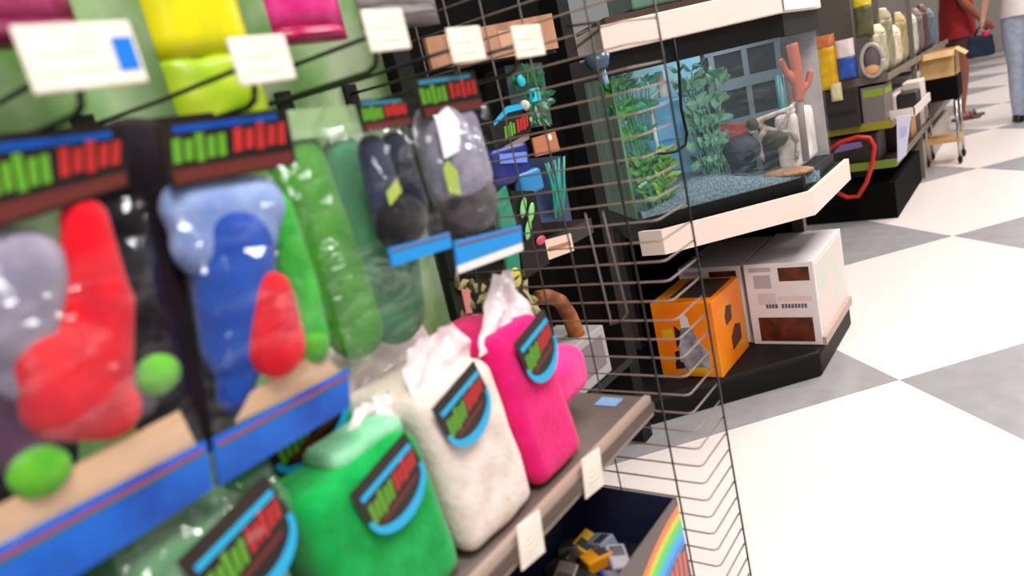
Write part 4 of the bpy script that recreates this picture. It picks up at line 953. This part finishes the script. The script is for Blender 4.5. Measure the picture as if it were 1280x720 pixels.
bm = nb(); M = Matrix.Translation((x1, 0, z1)) @ Matrix.Rotation(.7, 4, 'Y'); box(bm, 0, .08, y0, y1, -.004, 0, M); f.part('flap', bm, KB)
bm = nb(); M = Matrix.Translation((0, y0, z1)) @ Matrix.Rotation(.6, 4, 'X'); box(bm, x0, x1, -.07, 0, -.004, 0, M); f.part('flap', bm, KB)

# ------------------------------------------------------------------ people
def skin_body(name, V, E, m, parent, rootv=0, levels=2):
    me = bpy.data.meshes.new(name); me.from_pydata([v[0] for v in V], E, []); me.materials.append(m)
    o = bpy.data.objects.new(name, me); COL.objects.link(o); o.parent = parent
    md = o.modifiers.new('skin', 'SKIN'); md.use_smooth_shade = True; md.branch_smoothing = .3
    for i, v in enumerate(V):
        sv = me.skin_vertices[0].data[i]; r = v[1]; sv.radius = r if hasattr(r, '__len__') else (r, r); sv.use_root = (i == rootv)
    sd = o.modifiers.new('sub', 'SUBSURF'); sd.levels = levels; sd.render_levels = levels
    return o

def person(label, loc, rz, skin_rgb, pose, hair_rgb):
    """local frame: facing +X, z up, left is +Y"""
    t = thing('person', label, 'person', loc, rz)
    V, E = [], []
    def add(p, r, link=None):
        V.append((tuple(p), r)); i = len(V)-1
        if link is not None: E.append((link, i))
        return i
    hz = .90
    pel = add((0, 0, hz), .125)
    wa = add((.01, 0, hz+.16), .105, pel); ch = add((.015, 0, hz+.34), .125, wa); up = add((0, 0, hz+.46), .10, ch)
    nk = add((.01, 0, hz+.54), .05, up); nk2 = add((.025, 0, hz+.60), .05, nk)
    hd = add((.03, 0, hz+.67), .078, nk2); hd2 = add((.025, 0, hz+.75), .078, hd); add((.02, 0, hz+.80), .05, hd2)
    nose = add((.105, 0, hz+.675), .012, hd)
    for s in (1, -1): add((.02, s*.082, hz+.68), .014, hd)
    for s, key in ((1, 'L'), (-1, 'R')):
        # leg
        kn, an, toe = pose['knee'+key], pose['ankle'+key], pose['toe'+key]
        hp = add((0, s*.085, hz-.04), .092, pel)
        th = add(Vector((0, s*.085, hz-.04)).lerp(Vector(kn), .5), .078, hp)
        k = add(kn, .056, th); ca = add(Vector(kn).lerp(Vector(an), .35), .055, k); a = add(an, .036, ca)
        he = add((an[0]+.005, an[1], an[2]-.045), .036, a); to = add(toe, .026, he)
        # arm
        el, wr, hn = pose['elbow'+key], pose['wrist'+key], pose['hand'+key]
        sh = add((0, s*.165, hz+.44), .056, up); e = add(el, .040, sh); fm = add(Vector(el).lerp(Vector(wr), .4), .036, e); w = add(wr, .025, fm)
        pm = add(hn, (.030, .018), w)
        d = (Vector(hn)-Vector(wr)).normalized()
        side = Vector((1, 0, 0)) if abs(d.x) < .7 else Vector((0, 1, 0))
        for q, L in ((-.024, .062), (-.008, .075), (.008, .07), (.024, .055)):
            b = add(Vector(hn)+side*q+d*.035, .0085, pm); c = add(Vector(hn)+side*q+d*(.035+L*.55)-Vector((0, s*.006, 0)), .008, b); add(Vector(hn)+side*q+d*(.035+L)-Vector((0, s*.02, 0)), .0065, c)
        b = add(Vector(hn)+side*.034-d*.005, .0095, pm); add(Vector(hn)+side*.05+d*.03, .008, b)
    skin = mat('skin_%d' % skin_rgb[0], skin_rgb, .55, rgb2=tuple(int(v*.92) for v in skin_rgb), nscale=8)
    skin_body('body', V, E, skin, t, pel)
    # hair, eyes, mouth
    bm = nb(); ball(bm, (.0, 0, hz+.745), (.098, .092, .098), 20)
    bmesh.ops.delete(bm, geom=[v for v in bm.verts if v.co.x > .045 and v.co.z < hz+.78], context='VERTS')
    obj('hair', bm, mat('hair_%d' % hair_rgb[0], hair_rgb, .6, bump=.5, bscale=90), t, True)
    for s in (1, -1):
        bm = nb(); ball(bm, (.098, s*.032, hz+.70), (.009, .012, .008), 10); obj('eye', bm, mat('eye_dark', (30, 22, 20), .3), t, True)
    bm = nb(); ball(bm, (.094, 0, hz+.628), (.008, .022, .006), 10); obj('mouth', bm, mat('lips', (150, 80, 74), .5), t, True)
    return t

def loft(bm, rings, seg=20, cap=False):
    """rings: (cx, cy, z, rx, ry)"""
    R = []
    for (cx, cy, z, rx, ry) in rings:
        R.append([bm.verts.new((cx+rx*math.cos(a), cy+ry*math.sin(a), z+.006*math.sin(3*a))) for a in [2*PI*k/seg for k in range(seg)]])
    for i in range(len(R)-1):
        for k in range(seg): bm.faces.new((R[i][k], R[i][(k+1) % seg], R[i+1][(k+1) % seg], R[i+1][k]))
    if cap: bm.faces.new(R[-1])
    return bm

def tee(t, m, hem, top=1.42, w0=.165, d0=.155, name='shirt'):
    bm = nb(); loft(bm, [(0, 0, hem, d0, w0+.02), (0, 0, 1.0, d0-.01, w0+.005), (.005, 0, 1.12, .135, .15), (.01, 0, 1.26, .15, .165), (.005, 0, 1.36, .13, .175), (0, 0, 1.43, .09, .11), (.01, 0, 1.455, .065, .07)])
    return obj(name, bm, m, t, True)
def sleeve(t, m, a, b, r0, r1):
    bm = nb(); tube(bm, [a, Vector(a).lerp(Vector(b), .5), b], r0, 12, r1); return obj('sleeve', bm, m, t, True)

p1 = dict(kneeL=(.04, .075, .50), ankleL=(.0, .075, .085), toeL=(.13, .08, .03), kneeR=(.0, -.075, .50), ankleR=(-.06, -.07, .085), toeR=(.07, -.075, .03),
          elbowL=(-.03, .23, 1.09), wristL=(.10, .22, .90), handL=(.135, .215, .85), elbowR=(.02, -.23, 1.09), wristR=(.14, -.21, .92), handR=(.18, -.205, .87))
t = person('person in long red top and dark shorts standing bare legged in the aisle', (-.70, 8.35, 0), .25, (150, 84, 60), p1, (30, 20, 18))
RT = mat('red_jersey', (148, 4, 10), .8, rgb2=(124, 2, 8), nscale=6)
tee(t, RT, .77)
for s in (1, -1): sleeve(t, RT, (0, s*.15, 1.36), (-.005, s*.215, 1.19), .068, .058)
bm = nb()
for s in (1, -1): loft(bm, [(.01, s*.08, .665, .095, .088), (.0, s*.08, .80, .11, .095), (0, s*.06, .92, .12, .10)])
obj('shorts', bm, mat('dark_brown_cloth', (62, 34, 32), .8), t, True)
for key in 'LR':
    toe = p1['toe'+key]; bm = nb(); loft(bm, [(toe[0]-.06, toe[1], .002, .125, .045), (toe[0]-.06, toe[1], .02, .125, .045)], cap=True); sd = obj('sandal', bm, mat('brown_sandal', (84, 58, 48), .6), t)
    bm = nb(); tube(bm, [(toe[0]-.02, toe[1]-.05, .015), (toe[0]-.025, toe[1], .066), (toe[0]-.02, toe[1]+.05, .015)], .009, 6); obj('strap', bm, mat('brown_sandal', (84, 58, 48), .6), sd, True)

p2 = dict(kneeL=(.06, .08, .50), ankleL=(.05, .08, .09), toeL=(.18, .085, .03), kneeR=(.02, -.08, .50), ankleR=(-.10, -.08, .10), toeR=(.03, -.085, .03),
          elbowL=(.02, .26, 1.12), wristL=(.06, .295, .95), handL=(.07, .305, .885), elbowR=(.02, -.23, 1.10), wristR=(.12, -.22, .92), handR=(.15, -.22, .87))
loc2 = Vector((-.155, 7.62, 0)); rz2 = PI/2
t = person('person at the right edge in white top and pale jeans carrying a navy bag', tuple(loc2), rz2, (226, 176, 150), p2, (60, 40, 30))
tee(t, mat('white_jersey', (236, 222, 220), .8), .88)
for s in (1, -1): sleeve(t, mat('white_jersey', (236, 222, 220), .8), (0, s*.15, 1.36), (.005, s*.225, 1.2), .066, .056)
bm = nb()
for s, key in ((1, 'L'), (-1, 'R')):
    k, a = p2['knee'+key], p2['ankle'+key]
    loft(bm, [(a[0], a[1], a[2]-.03, .055, .05), (a[0]*.6+k[0]*.4, (a[1]+k[1])/2, .25, .07, .062), (k[0], k[1], .5, .075, .068), (.01, s*.085, .72, .10, .088), (0, s*.07, .93, .12, .105)])
obj('jeans', bm, mat('pale_denim', (176, 184, 204), .8, rgb2=(160, 168, 190), nscale=20), t, True)
for key in 'LR':
    toe = p2['toe'+key]; bm = nb(); loft(bm, [(toe[0]-.06, toe[1], .002, .14, .05), (toe[0]-.06, toe[1], .03, .14, .05), (toe[0]-.06, toe[1], .06, .12, .045), (toe[0]-.09, toe[1], .085, .075, .04)], cap=True); obj('shoe', bm, mat('black_shoe', (26, 22, 24), .5), t, True)
# bag held in the left hand
hw = Matrix.Translation(loc2) @ Matrix.Rotation(rz2, 4, 'Z') @ Vector((.075, .313, .845))
t = thing('tote_bag', 'navy tote bag with black handles hanging from the right person\'s hand', 'bag', (hw.x, hw.y, .60)); f = Frame(t)
bm = nb(); soft_block(bm, hw.y-.05, hw.y+.05, .60, .78, hw.x-.12, hw.x+.09, .03, 71, .012, n=8, taper=.12); f.part('bag_body', bm, mat('navy_canvas', (24, 34, 60), .8), True)
for dy in (-.025, .025):
    bm = nb(); tube(bm, [(hw.x-.06, hw.y+dy, .765), (hw.x-.03, hw.y+dy*.5, .83), (hw.x, hw.y, hw.z+.012), (hw.x+.03, hw.y+dy*.5, .83), (hw.x+.05, hw.y+dy, .765)], .008, 6); f.part('handle', bm, BLACK, True)
bm = nb(); ball(bm, (hw.x+.03, hw.y-.02, .785), (.03, .025, .03), 12); tag(obj('pink_pouch', bm, mat('pink_pouch', (224, 40, 100), .5), smooth=True, loc=(hw.x+.03, hw.y-.02, .76)), 'small pink pouch peeking out of the navy tote bag', 'pouch')

# ------------------------------------------------------------------ lights
W = bpy.data.worlds.new('World'); S.world = W; W.use_nodes = True
W.node_tree.nodes['Background'].inputs[0].default_value = (1, .97, .95, 1); W.node_tree.nodes['Background'].inputs[1].default_value = .27
def area(name, loc, size, power, rot=(0, 0, 0), col=(1, .97, .94)):
    l = bpy.data.lights.new(name, 'AREA'); l.shape = 'RECTANGLE'; l.size, l.size_y = size; l.energy = power; l.color = col
    o = bpy.data.objects.new(name, l); COL.objects.link(o); o.location = loc; o.rotation_euler = rot
    return o
for y in (0, 2.4, 4.8, 7.2, 10, 13):
    area('ceiling_lamp', (.55, y, 3.0), (1.2, .5), 70)
area('near_lamp', (1.2, -.2, 2.3), (1.4, .6), 17, (0, math.radians(42), 0))

# ------------------------------------------------------------------ camera
R = [(0.79471946, -0.03370015, -0.60604066), (0.56481791, -0.32455955, 0.75871063), (-0.22226495, -0.94526472, -0.23889934)]
M = Matrix([[r[0], -r[1], -r[2], 0] for r in R] + [[0, 0, 0, 1]])
M.translation = Vector((0, 0, H))
cd = bpy.data.cameras.new('camera'); cam = bpy.data.objects.new('camera', cd); COL.objects.link(cam)
cam.matrix_world = M; cd.sensor_width = 36; cd.lens = 36*900/1280; cd.clip_start = .02
cd.dof.use_dof = True; cd.dof.focus_distance = 2.2; cd.dof.aperture_fstop = 2.4
S.camera = cam
S.view_settings.view_transform = 'Standard'; S.view_settings.look = 'None'; S.view_settings.exposure = 0
